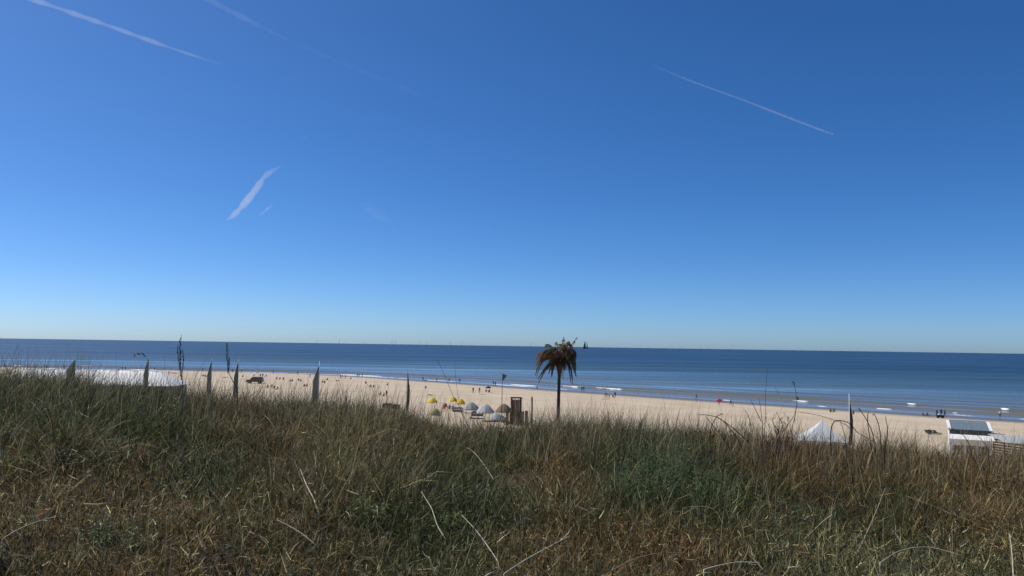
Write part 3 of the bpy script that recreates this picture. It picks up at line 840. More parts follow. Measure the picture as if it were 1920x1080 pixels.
# white pagoda tent on the right
d = 90.0
p = at_depth(1541, 790, d); gz = tz(p.x, d)
t = thing("pagoda_tent", (p.x, d, gz), math.radians(-15), "white pointed pagoda tent behind the thorny stems at right", "tent")
H, E, Wd = p.z - gz, 4.5 - gz, 2.75
for k_ in range(4):
    mb = MB(); vs = []; n = 6
    a0, a1 = math.radians(45 + 90 * k_), math.radians(135 + 90 * k_)
    c0 = Vector((math.cos(a0), math.sin(a0), 0)) * Wd * 1.414; c1 = Vector((math.cos(a1), math.sin(a1), 0)) * Wd * 1.414
    for i in range(n + 1):
        u = i / n; r = 0.04 + 0.96 * u; z = E + (H - E) * (1 - u) ** 1.35
        vs += [c0 * r + Vector((0, 0, z)), c1 * r + Vector((0, 0, z))]
    vs += [c0 + Vector((0, 0, E - 0.3)), c1 + Vector((0, 0, E - 0.3))]
    mb.add(vs, [(2 * i, 2 * i + 2, 2 * i + 3, 2 * i + 1) for i in range(n + 1)]); mb.build("roof_panel", TENT_CLOTH, t, False)
    mb = MB(); cc = c0 * 0.98; mb.tube([(cc.x, cc.y, 0), (cc.x, cc.y, E - 0.05)], 0.06, 6); mb.build("pole", METAL_WHITE, t)
mb = MB(); mb.lathe([(0.0, H + 0.25), (0.07, H + 0.1), (0.10, H - 0.08)], n=8); mb.build("finial", WHITE_PAINT, t, True)
for k_, (sx, sy, w_, d_) in enumerate(((0, Wd - 0.05, 2 * Wd - 0.2, 0.05), (Wd - 0.05, 0, 0.05, 2 * Wd - 0.2), (-Wd + 0.05, 0, 0.05, 2 * Wd - 0.2))):
    mb = MB(); mb.box((sx, sy, (E - 0.35) / 2), (w_, d_, E - 0.35)); mb.build("side_wall", WHITE_CLOTH, t)

# white cabin with a glazed roof at far right
d = 85.0; sc = d / FPX
pl_ = at_depth(1786, 806, d); pr_ = at_depth(1853, 808, d)
cx = (pl_.x + pr_.x) / 2; gz = tz(cx, d); W2 = (pr_.x - pl_.x) / 2
t = thing("beach_cabin", (cx, d, gz), math.radians(-27), "white beach cabin with glazed roof and dark roof-edge band at far right", "cabin")
ze = (pl_.z + pr_.z) / 2 - gz; zb_ = ze + 0.75; dp = 3.6
def quad_slab(mb, a, b, c, d_, th):
    vs = [Vector(q) for q in (a, b, c, d_)]; nrm = (vs[1] - vs[0]).cross(vs[3] - vs[0]).normalized() * th
    vs += [v - nrm for v in vs]
    mb.add(vs, [(0, 1, 2, 3), (7, 6, 5, 4), (0, 4, 5, 1), (1, 5, 6, 2), (2, 6, 7, 3), (3, 7, 4, 0)])
for sx in (-1, 1):
    mb = MB(); a, b = sorted((sx * 0.06, sx * (W2 - 0.16)))
    quad_slab(mb, (a, 0.15, ze + 0.03), (b, 0.15, ze + 0.03), (b, dp, zb_), (a, dp, zb_), 0.04); mb.build("roof_pane", GLASS, t)
    mb = MB(); quad_slab(mb, (sx * W2 - 0.15, 0, ze + 0.05), (sx * W2 + 0.15, 0, ze + 0.05), (sx * W2 + 0.15, dp + 0.1, zb_ + 0.06), (sx * W2 - 0.15, dp + 0.1, zb_ + 0.06), 0.16); mb.build("roof_frame", WHITE_PAINT, t)
    mb = MB(); mb.box((sx * (W2 - 0.05), dp / 2 + 0.2, (ze - 0.12) / 2), (0.1, dp - 0.3, ze - 0.12)); mb.build("side_wall", WHITE_PAINT, t)
mb = MB(); quad_slab(mb, (-0.06, 0.15, ze + 0.06), (0.06, 0.15, ze + 0.06), (0.06, dp, zb_ + 0.04), (-0.06, dp, zb_ + 0.04), 0.1); mb.build("roof_frame", METAL, t)
mb = MB(); mb.box((0, dp + 0.02, zb_ + 0.02), (2 * W2 + 0.36, 0.18, 0.16)); mb.build("roof_frame", WHITE_PAINT, t)
mb = MB(); mb.box((0, -0.02, ze - 0.24), (2 * W2 + 0.02, 0.14, 0.50)); mb.build("roof_edge_band", METAL_DARK, t)
mb = MB(); quad_slab(mb, (-W2 - 0.16, -1.25, ze - 0.92), (W2 + 0.16, -1.25, ze - 0.92), (W2 + 0.16, -0.10, ze - 0.50), (-W2 - 0.16, -0.10, ze - 0.50), 0.07); mb.build("front_awning", WHITE_PAINT, t)
mb = MB(); mb.box((0, 0.14, (ze - 1.1) / 2), (2 * W2 - 0.12, 0.10, ze - 1.1)); w = mb.build("front_wall", WHITE_PAINT, t)
for sx in (-1, 0, 1):
    mb = MB(); mb.box((sx * W2 * 0.6, 0.07, (ze - 1.1) * 0.55), (W2 * 0.48, 0.05, 1.1)); f_ = mb.build("window", METAL, t)
    mb = MB(); mb.box((sx * W2 * 0.6, 0.04, (ze - 1.1) * 0.55), (W2 * 0.42, 0.03, 1.0)); mb.build("pane", CAR_GLASS, f_)
mb = MB(); mb.box((0, dp - 0.05, (zb_ - 0.2) / 2), (2 * W2 - 0.12, 0.1, zb_ - 0.2)); mb.build("rear_wall", WHITE_PAINT, t)

# brown slatted windbreak running right of the cabin
p0 = at_depth(1862, 811, 88.0); p1 = at_depth(1990, 826, 82.0)
gz = tz(p0.x, p0.y)
t = thing("slatted_windbreak", (p0.x, p0.y, gz), 0, "dark brown slatted wooden windbreak beside the white cabin", "windbreak")
nP = 7
for k_ in range(nP):
    f = k_ / (nP - 1); q = p0.lerp(p1, f); lz = tz(q.x, q.y) - gz - 0.1
    mb = MB(); mb.box((q.x - p0.x, q.y - p0.y, (q.z - gz + lz) / 2), (0.10, 0.10, q.z - gz - lz)); mb.build("post", WOOD_DARK, t)
for k_ in range(11):
    dz = 0.06 + k_ * 0.30
    mb = MB(); quad_slab(mb, (0, -0.08, p0.z - gz - dz - 0.2), (p1.x - p0.x, p1.y - p0.y - 0.08, p1.z - gz - dz - 0.2), (p1.x - p0.x, p1.y - p0.y - 0.08, p1.z - gz - dz), (0, -0.08, p0.z - gz - dz), 0.03)
    mb.build("slat", WOOD_DARK, t)
# pale low terrace roof at the right edge
p0 = at_depth(1888, 820, 76.0); gz = tz(p0.x + 2, 76)
t = thing("terrace_awning", (p0.x + 3.0, 78.0, gz), 0, "pale grey flat awning at the right edge in front of the windbreak", "awning")
mb = MB(); za = p0.z - gz; quad_slab(mb, (-3.0, -2, za - 0.55), (3.5, -2, za - 0.75), (3.5, 1, za - 0.2), (-3.0, 1, za), 0.06); mb.build("canopy", PALE_GREY_CLOTH, t)
for sx, sy in ((-2.8, -1.8), (3.2, -1.8), (-2.8, 0.8), (3.2, 0.8)):
    mb = MB(); mb.tube([(sx, sy, -0.05), (sx, sy, za - 0.5)], 0.05, 6); mb.build("pole", METAL, t)

# ================================================================== FLAGS ON TALL MASTS
def limp_flag(px, ytop, ybot, wpx, d, m, label, side=-1, tip=8, lean=0.0, mastmat=METAL, wmid=None, tail=0.25):
    """mast on the beach with a narrow hanging flag; pixel rows give heights at depth d"""
    sc = d / FPX
    top = at_depth(px, ytop, d); gz = tz(top.x, d)
    t = thing("flag_mast", (top.x, d, gz), 0, label, "flag", "flag masts along the beach")
    Ht = top.z - gz
    mb = MB(); mb.tube([(0, 0, -0.1), (0, 0, Ht * 0.5), (0, 0, Ht)], [0.055, 0.045, 0.02], 8); mb.build("mast", mastmat, t, True)
    mb = MB(); mb.lathe([(0.0, Ht + 0.10), (0.045, Ht + 0.05), (0.0, Ht - 0.01)], n=8); mb.build("finial", mastmat, t, True)
    z0 = Ht - tip * sc; z1 = Ht - (ybot - ytop) * sc
    n, mcol = 16, 8; W_ = wpx * sc; vs = []
    for i in range(n + 1):
        v = i / n
        w = W_ * (min(1.0, 0.06 + v / 0.45) if v < 0.8 else 1.0 - (v - 0.8) / 0.2 * tail)
        for j in range(mcol + 1):
            u = j / mcol
            x = side * (0.05 + u * w) + lean * v * W_
            y = 0.10 * math.sin(u * 9 + v * 2.0) * (0.3 + v) * min(1, W_)
            vs.append((x, y, z0 + (z1 - z0) * v - u * 0.10 * W_ + 0.04 * math.sin(5 * v + 7 * u)))
    fs = [(i * (mcol + 1) + j, i * (mcol + 1) + j + 1, (i + 1) * (mcol + 1) + j + 1, (i + 1) * (mcol + 1) + j) for i in range(n) for j in range(mcol)]
    mb = MB(); mb.add(vs, fs); f_ = mb.build("flag", m, t, True)
    so = f_.modifiers.new("thickness", 'SOLIDIFY'); so.thickness = 0.02
    return t
limp_flag(142, 671, 716, 14, 70, FLAG_GREY, "grey triangular flag on a mast at the marquee's left half", side=-1, tip=3, tail=0.0)
limp_flag(280, 668, 735, 8, 92, FLAG_GREEN, "narrow green-grey hanging flag in front of the marquee's right end", side=-1, tip=4)
limp_flag(398, 671, 740, 7, 98, FLAG_BLUE, "narrow blue-grey hanging flag, first right of the marquee", side=-1, tip=5)
limp_flag(448, 674, 745, 7, 90, FLAG_BLUE, "narrow blue-grey hanging flag, second right of the marquee", side=-1, tip=4)
limp_flag(599.5, 677, 752, 10.5, 68, FLAG_GREY, "widest pale grey hanging flag midway between marquee and palm", side=-1, tip=9, tail=0.1)
limp_flag(764, 696, 770, 4.5, 95, FLAG_DARK, "dark brown rolled flag on a mast left of the yellow parasols", side=1, tip=3, mastmat=METAL_DARK, tail=0.6)
limp_flag(1592, 739, 832, 7, 74, FLAG_DARK, "dark brown hanging flag on a white-tipped mast right of the pagoda tent", side=1, tip=13, lean=-0.5, mastmat=METAL_WHITE)
# thin bare mast left of the palm, with a small pennant
p = at_depth(942, 700, 120.0); gz = tz(p.x, 120)
t = thing("wind_mast", (p.x, 120, gz), 0, "thin tall bare mast with a tiny pennant left of the palm", "mast")
H = p.z - gz
mb = MB(); mb.tube([(0, 0, -0.1), (0, 0, H)], [0.07, 0.035], 8); mb.build("pole", METAL_DARK, t, True)
mb = MB(); mb.add([(0.03, 0, H - 0.05), (0.75, 0.05, H - 0.35), (0.03, 0, H - 1.3), (0.03, 0.02, H - 0.05), (0.75, 0.07, H - 0.35), (0.03, 0.02, H - 1.3)], [(0, 2, 1), (3, 4, 5), (0, 1, 4, 3), (1, 2, 5, 4), (2, 0, 3, 5)]); mb.build("pennant", FLAG_BLUE, t)

# ================================================================== PALM
d = 45.0; sc = d / FPX
base_px = 1047.5
ct = at_depth(1049, 690, d); gz = tz(ct.x, d)
t = thing("palm_tree", (ct.x, d, gz), 0, "lone brown withered palm tree standing against the sea", "palm tree")
H = ct.z - gz
mb = MB(); pts = []; rad = []
for i in range(41):
    u = i / 40; pts.append((-0.05 * math.sin(3 * u) - 0.03 * (1 - u), 0.02 * math.sin(5 * u), -0.2 + (H + 0.2) * u))
    rad.append((0.135 - 0.045 * u) * (1.0 + (0.07 if i % 2 else -0.04)))
mb.tube(pts, rad, 12); mb.build("trunk", TRUNK, t, True)
mb = MB(); mb.lathe([(0.085, H - 0.45), (0.15, H - 0.2), (0.20, H + 0.05), (0.14, H + 0.30), (0.04, H + 0.42)], n=12); mb.build("crown_shaft", FROND_B, t, True)
FR = [((1024, 634), (1004, 701), 0), ((1016, 648), (1008, 690), 0.4), ((1026, 630), (1013, 676), -0.3), ((1034, 660), (1011, 715), 0.1),
      ((1036, 632), (1022, 650), 0.5), ((1038, 664), (1034, 704), -0.2), ((1040, 655), (1043, 641), 0.1), ((1052, 650), (1057, 633), 0.2),
      ((1058, 622), (1073, 650), -0.1), ((1060, 660), (1081, 633), 0), ((1078, 640), (1080, 692), 0.2), ((1072, 650), (1079, 703), -0.3),
      ((1066, 652), (1070, 714), 0.1), ((1058, 668), (1056, 709), 0.3), ((1068, 640), (1076, 690), 0.4), ((1054, 640), (1066, 640), -0.4),
      ((1020, 640), (1006, 684), 0.8), ((1030, 645), (1018, 668), 1.0), ((1066, 645), (1072, 680), 0.9), ((1050, 632), (1050, 648), 0.9),
      ((1030, 640), (1026, 668), -0.9), ((1044, 640), (1040, 668), -1.0), ((1064, 640), (1066, 668), -0.9), ((1048, 636), (1062, 646), -0.6), ((1074, 632), (1078, 668), -0.5),
      ((1038, 640), (1030, 660), 0.2), ((1060, 636), (1070, 660), 0.6)]
rr = random.Random(5)
FR += [((m_[0] + rr.uniform(-6, 6), m_[1] + rr.uniform(-5, 6)), (e0[0] + rr.uniform(-7, 5) * (1 if e0[0] < 1045 else -1), e0[1] + rr.uniform(-10, 4)), dy_ + rr.uniform(-.4, .4)) for m_, e0, dy_ in FR[:24] if e0[1] > 665 and m_[1] > 633]
for fi, (mid_, end_, dy) in enumerate(FR):
    a = Vector((0.0, 0, H + 0.1))
    c = at_depth(*mid_, d) - Vector((ct.x, d, gz)); e_ = at_depth(*end_, d) - Vector((ct.x, d, gz))
    c.y += dy * 0.55; e_.y += dy
    mb = MB(); N = 16; P = []
    for i in range(N + 1):
        u = i / N; P.append(a * (1 - u) ** 2 + c * 2 * u * (1 - u) + e_ * u * u)
    mb.tube(P, [0.022 * (1 - 0.75 * i / N) for i in range(N + 1)], 5)
    for i in range(2, N + 1):
        for rep in range(2):
          for sgn in (-1, 1):
            u = (i - 0.5 * rep) / N; tdir = (P[i] - P[i - 1]).normalized(); q = P[i - 1].lerp(P[i], 1 - 0.5 * rep)
            out = tdir.cross(Vector((0, 0, 1)));
            if out.length < 0.1: out = Vector((0, 1, 0))
            out.normalize()
            L = (0.30 * math.sin(math.pi * min(1, 0.2 + 0.8 * u)) + 0.10) * rr.uniform(0.7, 1.2)
            dirv = (out * sgn * 0.55 + tdir * rr.uniform(0.35, 0.7) + Vector((0, 0, -rr.uniform(0.25, 0.9)))).normalized()
            q1 = q + dirv * L * 0.5; q2 = q + dirv * L + Vector((0, 0, -0.10 * L - 0.03))
            wv = dirv.cross(out * sgn + Vector((0, 0, 0.2)))
            wv = (wv.normalized() if wv.length > 1e-4 else Vector((0, 0, 1))) * 0.026
            mb.add([q - wv * 0.6, q + wv * 0.6, q1 + wv, q1 - wv, q2], [(0, 1, 2, 3), (3, 2, 4)])
    mb.build("frond", FROND_A if fi % 3 else FROND_B, t)

# ================================================================== TERRACE CLUTTER BY THE YELLOW PARASOLS
def parasol(px, py, wpx, m, label, n=8, hgt=2.3, drop=0.45, cat="parasol", tilt=0.0, d=None, name="parasol"):
    """px, py: centre of the canopy's rim"""
    if d is None:
        r = ray(px, py); dd = np.arange(60, 320, 0.5); xx = r.x / r.y * dd; zz = EYE.z + r.z / r.y * dd
        k_ = int(np.argmax(zz - terrain(xx, dd) < hgt - drop)); d = dd[k_]
    p = at_depth(px, py, d); gz = tz(p.x, d); R_ = wpx / 2 * d / FPX
    t = thing(name, (p.x, d, gz), 0, label, cat)
    mb = MB(); mb.tube([(0, 0, 0), (0, 0, hgt - 0.02)], 0.025, 6); mb.build("pole", METAL_WHITE, t)
    mb = MB(); mb.lathe([(0.28, 0.0), (0.28, 0.08), (0.06, 0.12)], n=10); mb.build("foot", GREY_WALL, t)
    for k_ in range(n):
        a0, a1 = 2 * math.pi * k_ / n, 2 * math.pi * (k_ + 1) / n
        vs = []
        for i in range(5):
            u = i / 4; z = hgt - drop * u ** 1.6
            for a in (a0, (a0 + a1) / 2, a1):
                rr_ = R_ * u * (0.965 if a == (a0 + a1) / 2 else 1.0)
                vs.append((rr_ * math.cos(a) , rr_ * math.sin(a), z - (0.05 * u if a == (a0 + a1) / 2 else 0) + tilt * rr_ * math.cos(a)))
        for a in (a0, (a0 + a1) / 2, a1):
            vs.append((R_ * math.cos(a), R_ * math.sin(a), hgt - drop - 0.2 + tilt * R_ * math.cos(a)))
        fs = []
        for i in range(5):
            for j in range(2):
                q = i * 3 + j; fs.append((q, q + 3, q + 4, q + 1))
        mb = MB(); mb.add(vs, fs); mb.build("canopy_panel", m, t, False)
    return t
parasol(811, 753, 19, YELLOW, "open yellow parasol, leftmost of the three", hgt=2.6, drop=0.75)
parasol(850, 751, 15, YELLOW, "open yellow parasol, middle of the three, partly hidden", hgt=2.6, drop=0.7)
parasol(864, 756, 17, YELLOW, "open yellow parasol, rightmost of the three", hgt=2.6, drop=0.85)
parasol(884, 766, 30, GREY_CLOTH, "wide blue-grey parasol just right of the yellow ones", hgt=2.7, drop=1.1)
parasol(910, 772, 34, PALE_GREY_CLOTH, "wide pale grey parasol between the blue-grey one and the thatched one", hgt=2.8, drop=1.3)
parasol(945, 771, 32, THATCH, "brown thatched sunshade beside the wooden lookout frame", hgt=3.0, drop=1.2, n=12, name="thatched_sunshade", cat="sunshade")
parasol(931, 785, 26, PALE_GREY_CLOTH, "low off-white parasol in front of the thatched sunshade", hgt=2.3, drop=0.9)

# pale yellow dome tent
q = beach_point(815, 779); sc = q.y / FPX
t = thing("beach_dome_tent", (q.x, q.y, tz(q.x, q.y)), 0, "pale yellow dome tent below the leftmost yellow parasol", "tent")
mb = MB(); mb.lathe([(10.5 * sc, 0), (10 * sc, 4 * sc), (8 * sc, 8.5 * sc), (5 * sc, 11.5 * sc), (2 * sc, 13 * sc), (0.02, 13.2 * sc)], n=14); mb.build("shell", PALE_YELLOW, t, True)
for a in (0.4, 1.97):
    mb = MB(); mb.tube([(math.cos(a) * r_ * sc * s_, math.sin(a) * r_ * sc * s_, z_ * sc + 0.02) for s_, r_, z_ in ((1, 10.7, 0), (1, 10.1, 4), (1, 8.1, 8.6), (1, 5, 11.6), (1, 0, 13.2), (-1, 5, 11.6), (-1, 8.1, 8.6), (-1, 10.1, 4), (-1, 10.7, 0))], 0.02, 5); mb.build("tent_pole", METAL, t)
mb = MB(); mb.box((0, -10.1 * sc, 2.6 * sc), (6 * sc, 0.06, 5.2 * sc), taper=0.5); mb.build("door_flap", GREY_CLOTH, t)

def deck_chair(px, py, m, label, rz=0.0):
    q = beach_point(px, py); g = tz(q.x, q.y)
    t = thing("deck_chair", (q.x, q.y, g), rz, label, "deck chair", "deck chairs on the terrace")
    for sx in (-0.3, 0.3):
        mb = MB(); mb.tube([(sx, -0.55, 0.0), (sx, 0.45, 1.05)], 0.022, 5); mb.build("back_rail", WOOD, t)
        mb = MB(); mb.tube([(sx * 0.93, 0.5, 0.0), (sx * 0.93, -0.5, 0.42)], 0.022, 5); mb.build("seat_rail", WOOD, t)
    mb = MB(); vs = []
    for i in range(9):
        u = i / 8; y = -0.5 + 0.93 * u; z = 0.42 - 0.95 * u * (1 - u) * 0.5 + 0.62 * u ** 1.5
        vs += [(-0.27, y, z), (0.27, y, z), (-0.27, y + 0.01, z - 0.02), (0.27, y + 0.01, z - 0.02)]
    fs = []
    for i in range(8):
        a = 4 * i; fs += [(a, a + 1, a + 5, a + 4), (a + 6, a + 7, a + 3, a + 2), (a, a + 4, a + 6, a + 2), (a + 1, a + 3, a + 7, a + 5)]
    fs += [(0, 2, 3, 1), (32, 33, 35, 34)]
    mb.add(vs, fs); mb.build("sling_seat", m, t, True); return t
deck_chair(836, 767, RED_CLOTH, "red deck chair right of the leftmost yellow parasol", 0.5)
deck_chair(832, 770, RED_CLOTH, "red deck chair, second of the pair by the yellow parasol", -0.2)

def sofa(px, py, L, m, label, rz=0.0, base=WOOD, n=3):
    q = beach_point(px, py); g = tz(q.x, q.y)
    t = thing("lounge_sofa", (q.x, q.y, g), rz, label, "sofa", "sofas on the terrace")
    mb = MB(); mb.box((0, 0, 0.16), (L, 0.9, 0.20)); mb.build("base", base, t)
    mb = MB(); mb.box((0, 0.40, 0.56), (L, 0.14, 0.58)); mb.build("backrest", m, t)
    for k_ in range(n):
        w_ = L / n; mb = MB(); mb.box((-L / 2 + w_ * (k_ + 0.5), -0.06, 0.36), (w_ - 0.04, 0.76, 0.18), taper=0.94); mb.build("seat_cushion", m, t)
    for sx in (-1, 1):
        mb = MB(); mb.box((sx * (L / 2 + 0.07), 0, 0.36), (0.12, 0.9, 0.5)); mb.build("armrest", base, t)
        for sy in (-1, 1):
            mb = MB(); mb.box((sx * (L / 2 - 0.06), sy * 0.38, 0.03), (0.07, 0.07, 0.10)); mb.build("leg", base, t)
    return t
sofa(727, 765, 1.9, MAROON, "maroon lounge sofa, left one in front of the dark rolled flag", 0.2)
sofa(739, 767, 1.9, MAROON, "maroon lounge sofa, right one in front of the dark rolled flag", -0.3)
sofa(858, 772, 1.7, PALE_GREY_CLOTH, "pale grey lounge sofa under the rightmost yellow parasol", 0.1)
sofa(936, 790, 1.8, PALE_GREY_CLOTH, "off-white lounge sofa beside the low off-white parasol", 0.4, WOOD_DARK)
sofa(895, 780, 1.8, GREY_CLOTH, "grey lounge sofa in front of the pale grey parasol", -0.15, WOOD_DARK)

# wooden lookout frame and the post beside it
q = at_depth(969, 747, 118.0); gz = tz(q.x, 118); sc = 118 / FPX
t = thing("wooden_lookout_frame", (q.x, 118, gz), math.radians(8), "dark wooden lookout frame with vertical boards left of the palm", "lookout")
H = q.z - gz; Wf = 17 * sc
for sx in (-1, 1):
    for sy in (0, 1.1):
        mb = MB(); mb.box((sx * Wf / 2, sy, H / 2), (0.14, 0.14, H)); mb.build("post", WOOD_DARK, t)
for sy in (0, 1.1):
    mb = MB(); mb.box((0, sy, H + 0.07), (Wf + 0.34, 0.16, 0.14)); mb.build("top_beam", WOOD_DARK, t)
for k_ in range(5):
    mb = MB(); mb.box((-Wf / 2 + Wf * (k_ + 0.5) / 5, 0.02 + 0.04 * (k_ % 2), H * 0.48), (0.27, 0.04, H * (0.97 if k_ % 2 else 0.93))); mb.build("board", WOOD if k_ % 2 else WOOD_DARK, t)
mb = MB(); mb.box((0, 0.55, H * 0.45), (Wf - 0.16, 0.9, 0.08)); mb.build("platform", WOOD, t)
for k_ in range(6):
    mb = MB(); mb.box((-Wf / 2 - 0.45 + (Wf + 1.6) * k_ / 5 - 0.35, -0.35, H * 0.27), (0.46, 0.05, H * 0.54 * random.Random(k_).uniform(0.85, 1.1))); mb.build("fence_board", WOOD_DARK if k_ % 2 else WOOD, t)
q = at_depth(997.5, 744, 112.0); gz = tz(q.x, 112)
t = thing("wooden_post", (q.x, 112, gz), 0.3, "single dark wooden post between lookout frame and palm", "post")
mb = MB(); mb.tube([(0, 0, -0.3), (0.03, 0, (q.z - gz) * 0.5), (0.02, 0, q.z - gz - 0.06), (0.02, 0, q.z - gz)], [0.13, 0.125, 0.12, 0.09], 9); mb.build("shaft", WOOD_DARK, t, True)
mb = MB(); mb.tube([(0.02, 0, q.z - gz - 0.5), (0.02, 0, q.z - gz - 0.42)], 0.128, 9); mb.build("band", METAL_DARK, t)

# row of loungers on the right beach
for k_, (px, py, lab) in enumerate(((1741, 814, "dark low sun lounger, left one of three on the sand left of the cabin"), (1749, 814, "dark low sun lounger, middle one of three on the sand left of the cabin"), (1759, 815, "dark low sun lounger, right one of three on the sand left of the cabin"))):
    q = beach_point(px, py)
    t = thing("sun_lounger", (q.x, q.y, tz(q.x, q.y)), 0.2 * k_ - 0.2, lab, "sun lounger", "sun loungers on the right beach")
    mb = MB(); mb.box((0, -0.05, 0.22), (0.55, 1.1, 0.07)); mb.build("bed", DARK_CLOTH, t)
    mb = MB(); mb.box((0, 0.72, 0.38), (0.55, 0.62, 0.06), rot=Matrix.Rotation(math.radians(32), 3, 'X')); mb.build("backrest", DARK_CLOTH, t)
    for sx in (-0.24, 0.24):
        for sy in (-0.5, 0.4):
            mb = MB(); mb.box((sx, sy, 0.09), (0.05, 0.05, 0.20)); mb.build("leg", METAL_DARK, t)

# ================================================================== VEHICLE
q = beach_point(478, 719); g = tz(q.x, q.y)
t = thing("beach_patrol_car", (q.x, q.y, g), math.radians(4), "dark red off-road car parked on the sand among the sunbathers", "car")
mb = MB(); prof = [(-2.4, 0.45), (-2.45, 0.98), (-2.3, 1.10), (-1.35, 1.18), (-0.80, 1.90), (2.1, 1.95), (2.35, 1.2), (2.4, 0.5)]
mb.prism(prof, -0.9, 0.9); body = mb.build("body", CAR_RED, t)
bv = body.modifiers.new("soft", 'BEVEL'); bv.width = 0.06; bv.segments = 2; bv.limit_method = 'ANGLE'
for sy in (-1, 1):
    mb = MB(); mb.add([(-1.05, sy * 0.906, 1.18), (-0.10, sy * 0.906, 1.18), (-0.10, sy * 0.906, 1.78), (-0.74, sy * 0.906, 1.78)], [(0, 1, 2, 3)] if sy < 0 else [(3, 2, 1, 0)]); mb.build("side_window", CAR_GLASS, t)
    mb = MB(); mb.add([(0.0, sy * 0.906, 1.18), (1.95, sy * 0.906, 1.22), (1.85, sy * 0.906, 1.80), (0.0, sy * 0.906, 1.78)], [(0, 1, 2, 3)] if sy < 0 else [(3, 2, 1, 0)]); mb.build("side_window", CAR_GLASS, t)
    mb = MB(); mb.box((-2.42, sy * 0.62, 0.85), (0.10, 0.34, 0.18)); mb.build("headlight", LAMP, t)
    for sx in (-1.5, 1.45):
        mb = MB(); mb.tube([(sx, sy * 0.70, 0.40), (sx, sy * 0.95, 0.40)], 0.40, 16); w_ = mb.build("wheel", BLACK, t)
        mb = MB(); mb.tube([(sx, sy * 0.955, 0.40), (sx, sy * 0.97, 0.40)], 0.22, 12); mb.build("rim", METAL, w_)
mb = MB(); mb.add([(-1.32, -0.78, 1.26), (-1.32, 0.78, 1.26), (-0.88, 0.72, 1.84), (-0.88, -0.72, 1.84)], [(0, 3, 2, 1)]); mb.build("windscreen", CAR_GLASS, t)
mb = MB(); mb.box((0.0, 0, 1.99), (0.3, 1.2, 0.10)); mb.build("roof_bar", METAL_WHITE, t)
mb = MB(); mb.box((-2.44, 0, 0.52), (0.16, 1.8, 0.22)); mb.build("bumper", METAL_DARK, t)
#PART4
# ================================================================== PEOPLE
def person_mesh(name, J):
    """J: joint -> (x, y, z, radius); grown with a Skin modifier into one continuous body"""
    order = ['pelvis', 'spine', 'chest', 'neck', 'head', 'crown'] + [a + s_ for s_ in 'LR' for a in ('shoulder', 'elbow', 'wrist', 'hand', 'finger', 'hip', 'knee', 'ankle', 'toe')]
    E = [('pelvis', 'spine'), ('spine', 'chest'), ('chest', 'neck'), ('neck', 'head'), ('head', 'crown')]
    for s_ in 'LR':
        E += [('chest', 'shoulder' + s_), ('shoulder' + s_, 'elbow' + s_), ('elbow' + s_, 'wrist' + s_), ('wrist' + s_, 'hand' + s_), ('hand' + s_, 'finger' + s_),
              ('pelvis', 'hip' + s_), ('hip' + s_, 'knee' + s_), ('knee' + s_, 'ankle' + s_), ('ankle' + s_, 'toe' + s_)]
    ix = {k_: i for i, k_ in enumerate(order)}
    me = bpy.data.meshes.new(name + "_skeleton")
    me.from_pydata([J[k_][:3] for k_ in order], [(ix[a], ix[b]) for a, b in E], [])
    ob = bpy.data.objects.new(name + "_skeleton", me); scene.collection.objects.link(ob)
    sk = ob.modifiers.new("skin", 'SKIN'); sk.use_smooth_shade = True
    for k_ in order:
        v = me.skin_vertices[0].data[ix[k_]]; r = J[k_][3]; v.radius = (r, r); v.use_root = (k_ == 'pelvis')
    ob.modifiers.new("sub", 'SUBSURF').levels = 1
    dg = bpy.context.evaluated_depsgraph_get(); dg.update()
    out = bpy.data.meshes.new_from_object(ob.evaluated_get(dg)); out.name = name
    bpy.data.objects.remove(ob)
    # clothing by the nearest bone: 0 skin, 1 top, 2 bottoms, 3 hair
    segs = [(Vector(J[a][:3]), Vector(J[b][:3]), a, b) for a, b in E]
    zone = {'spine': 1, 'chest': 1, 'neck': 0, 'head': 0, 'crown': 3, 'shoulder': 1, 'elbow': 1, 'wrist': 0, 'hand': 0, 'finger': 0, 'hip': 2, 'knee': 2, 'ankle': 0, 'toe': 0}
    mi = []
    for f in out.polygons:
        c = f.center; best = None
        for a, b, na, nb in segs:
            ab = b - a; u = max(0, min(1, (c - a).dot(ab) / max(ab.length_squared, 1e-9))); dd = (a + ab * u - c).length
            if best is None or dd < best[0]: best = (dd, nb.rstrip('LR'), u)
        mi.append(zone[best[1]])
    for _ in range(4): out.materials.append(None)
    out.polygons.foreach_set('material_index', mi)
    out.polygons.foreach_set('use_smooth', [True] * len(mi))
    out.update()
    return out

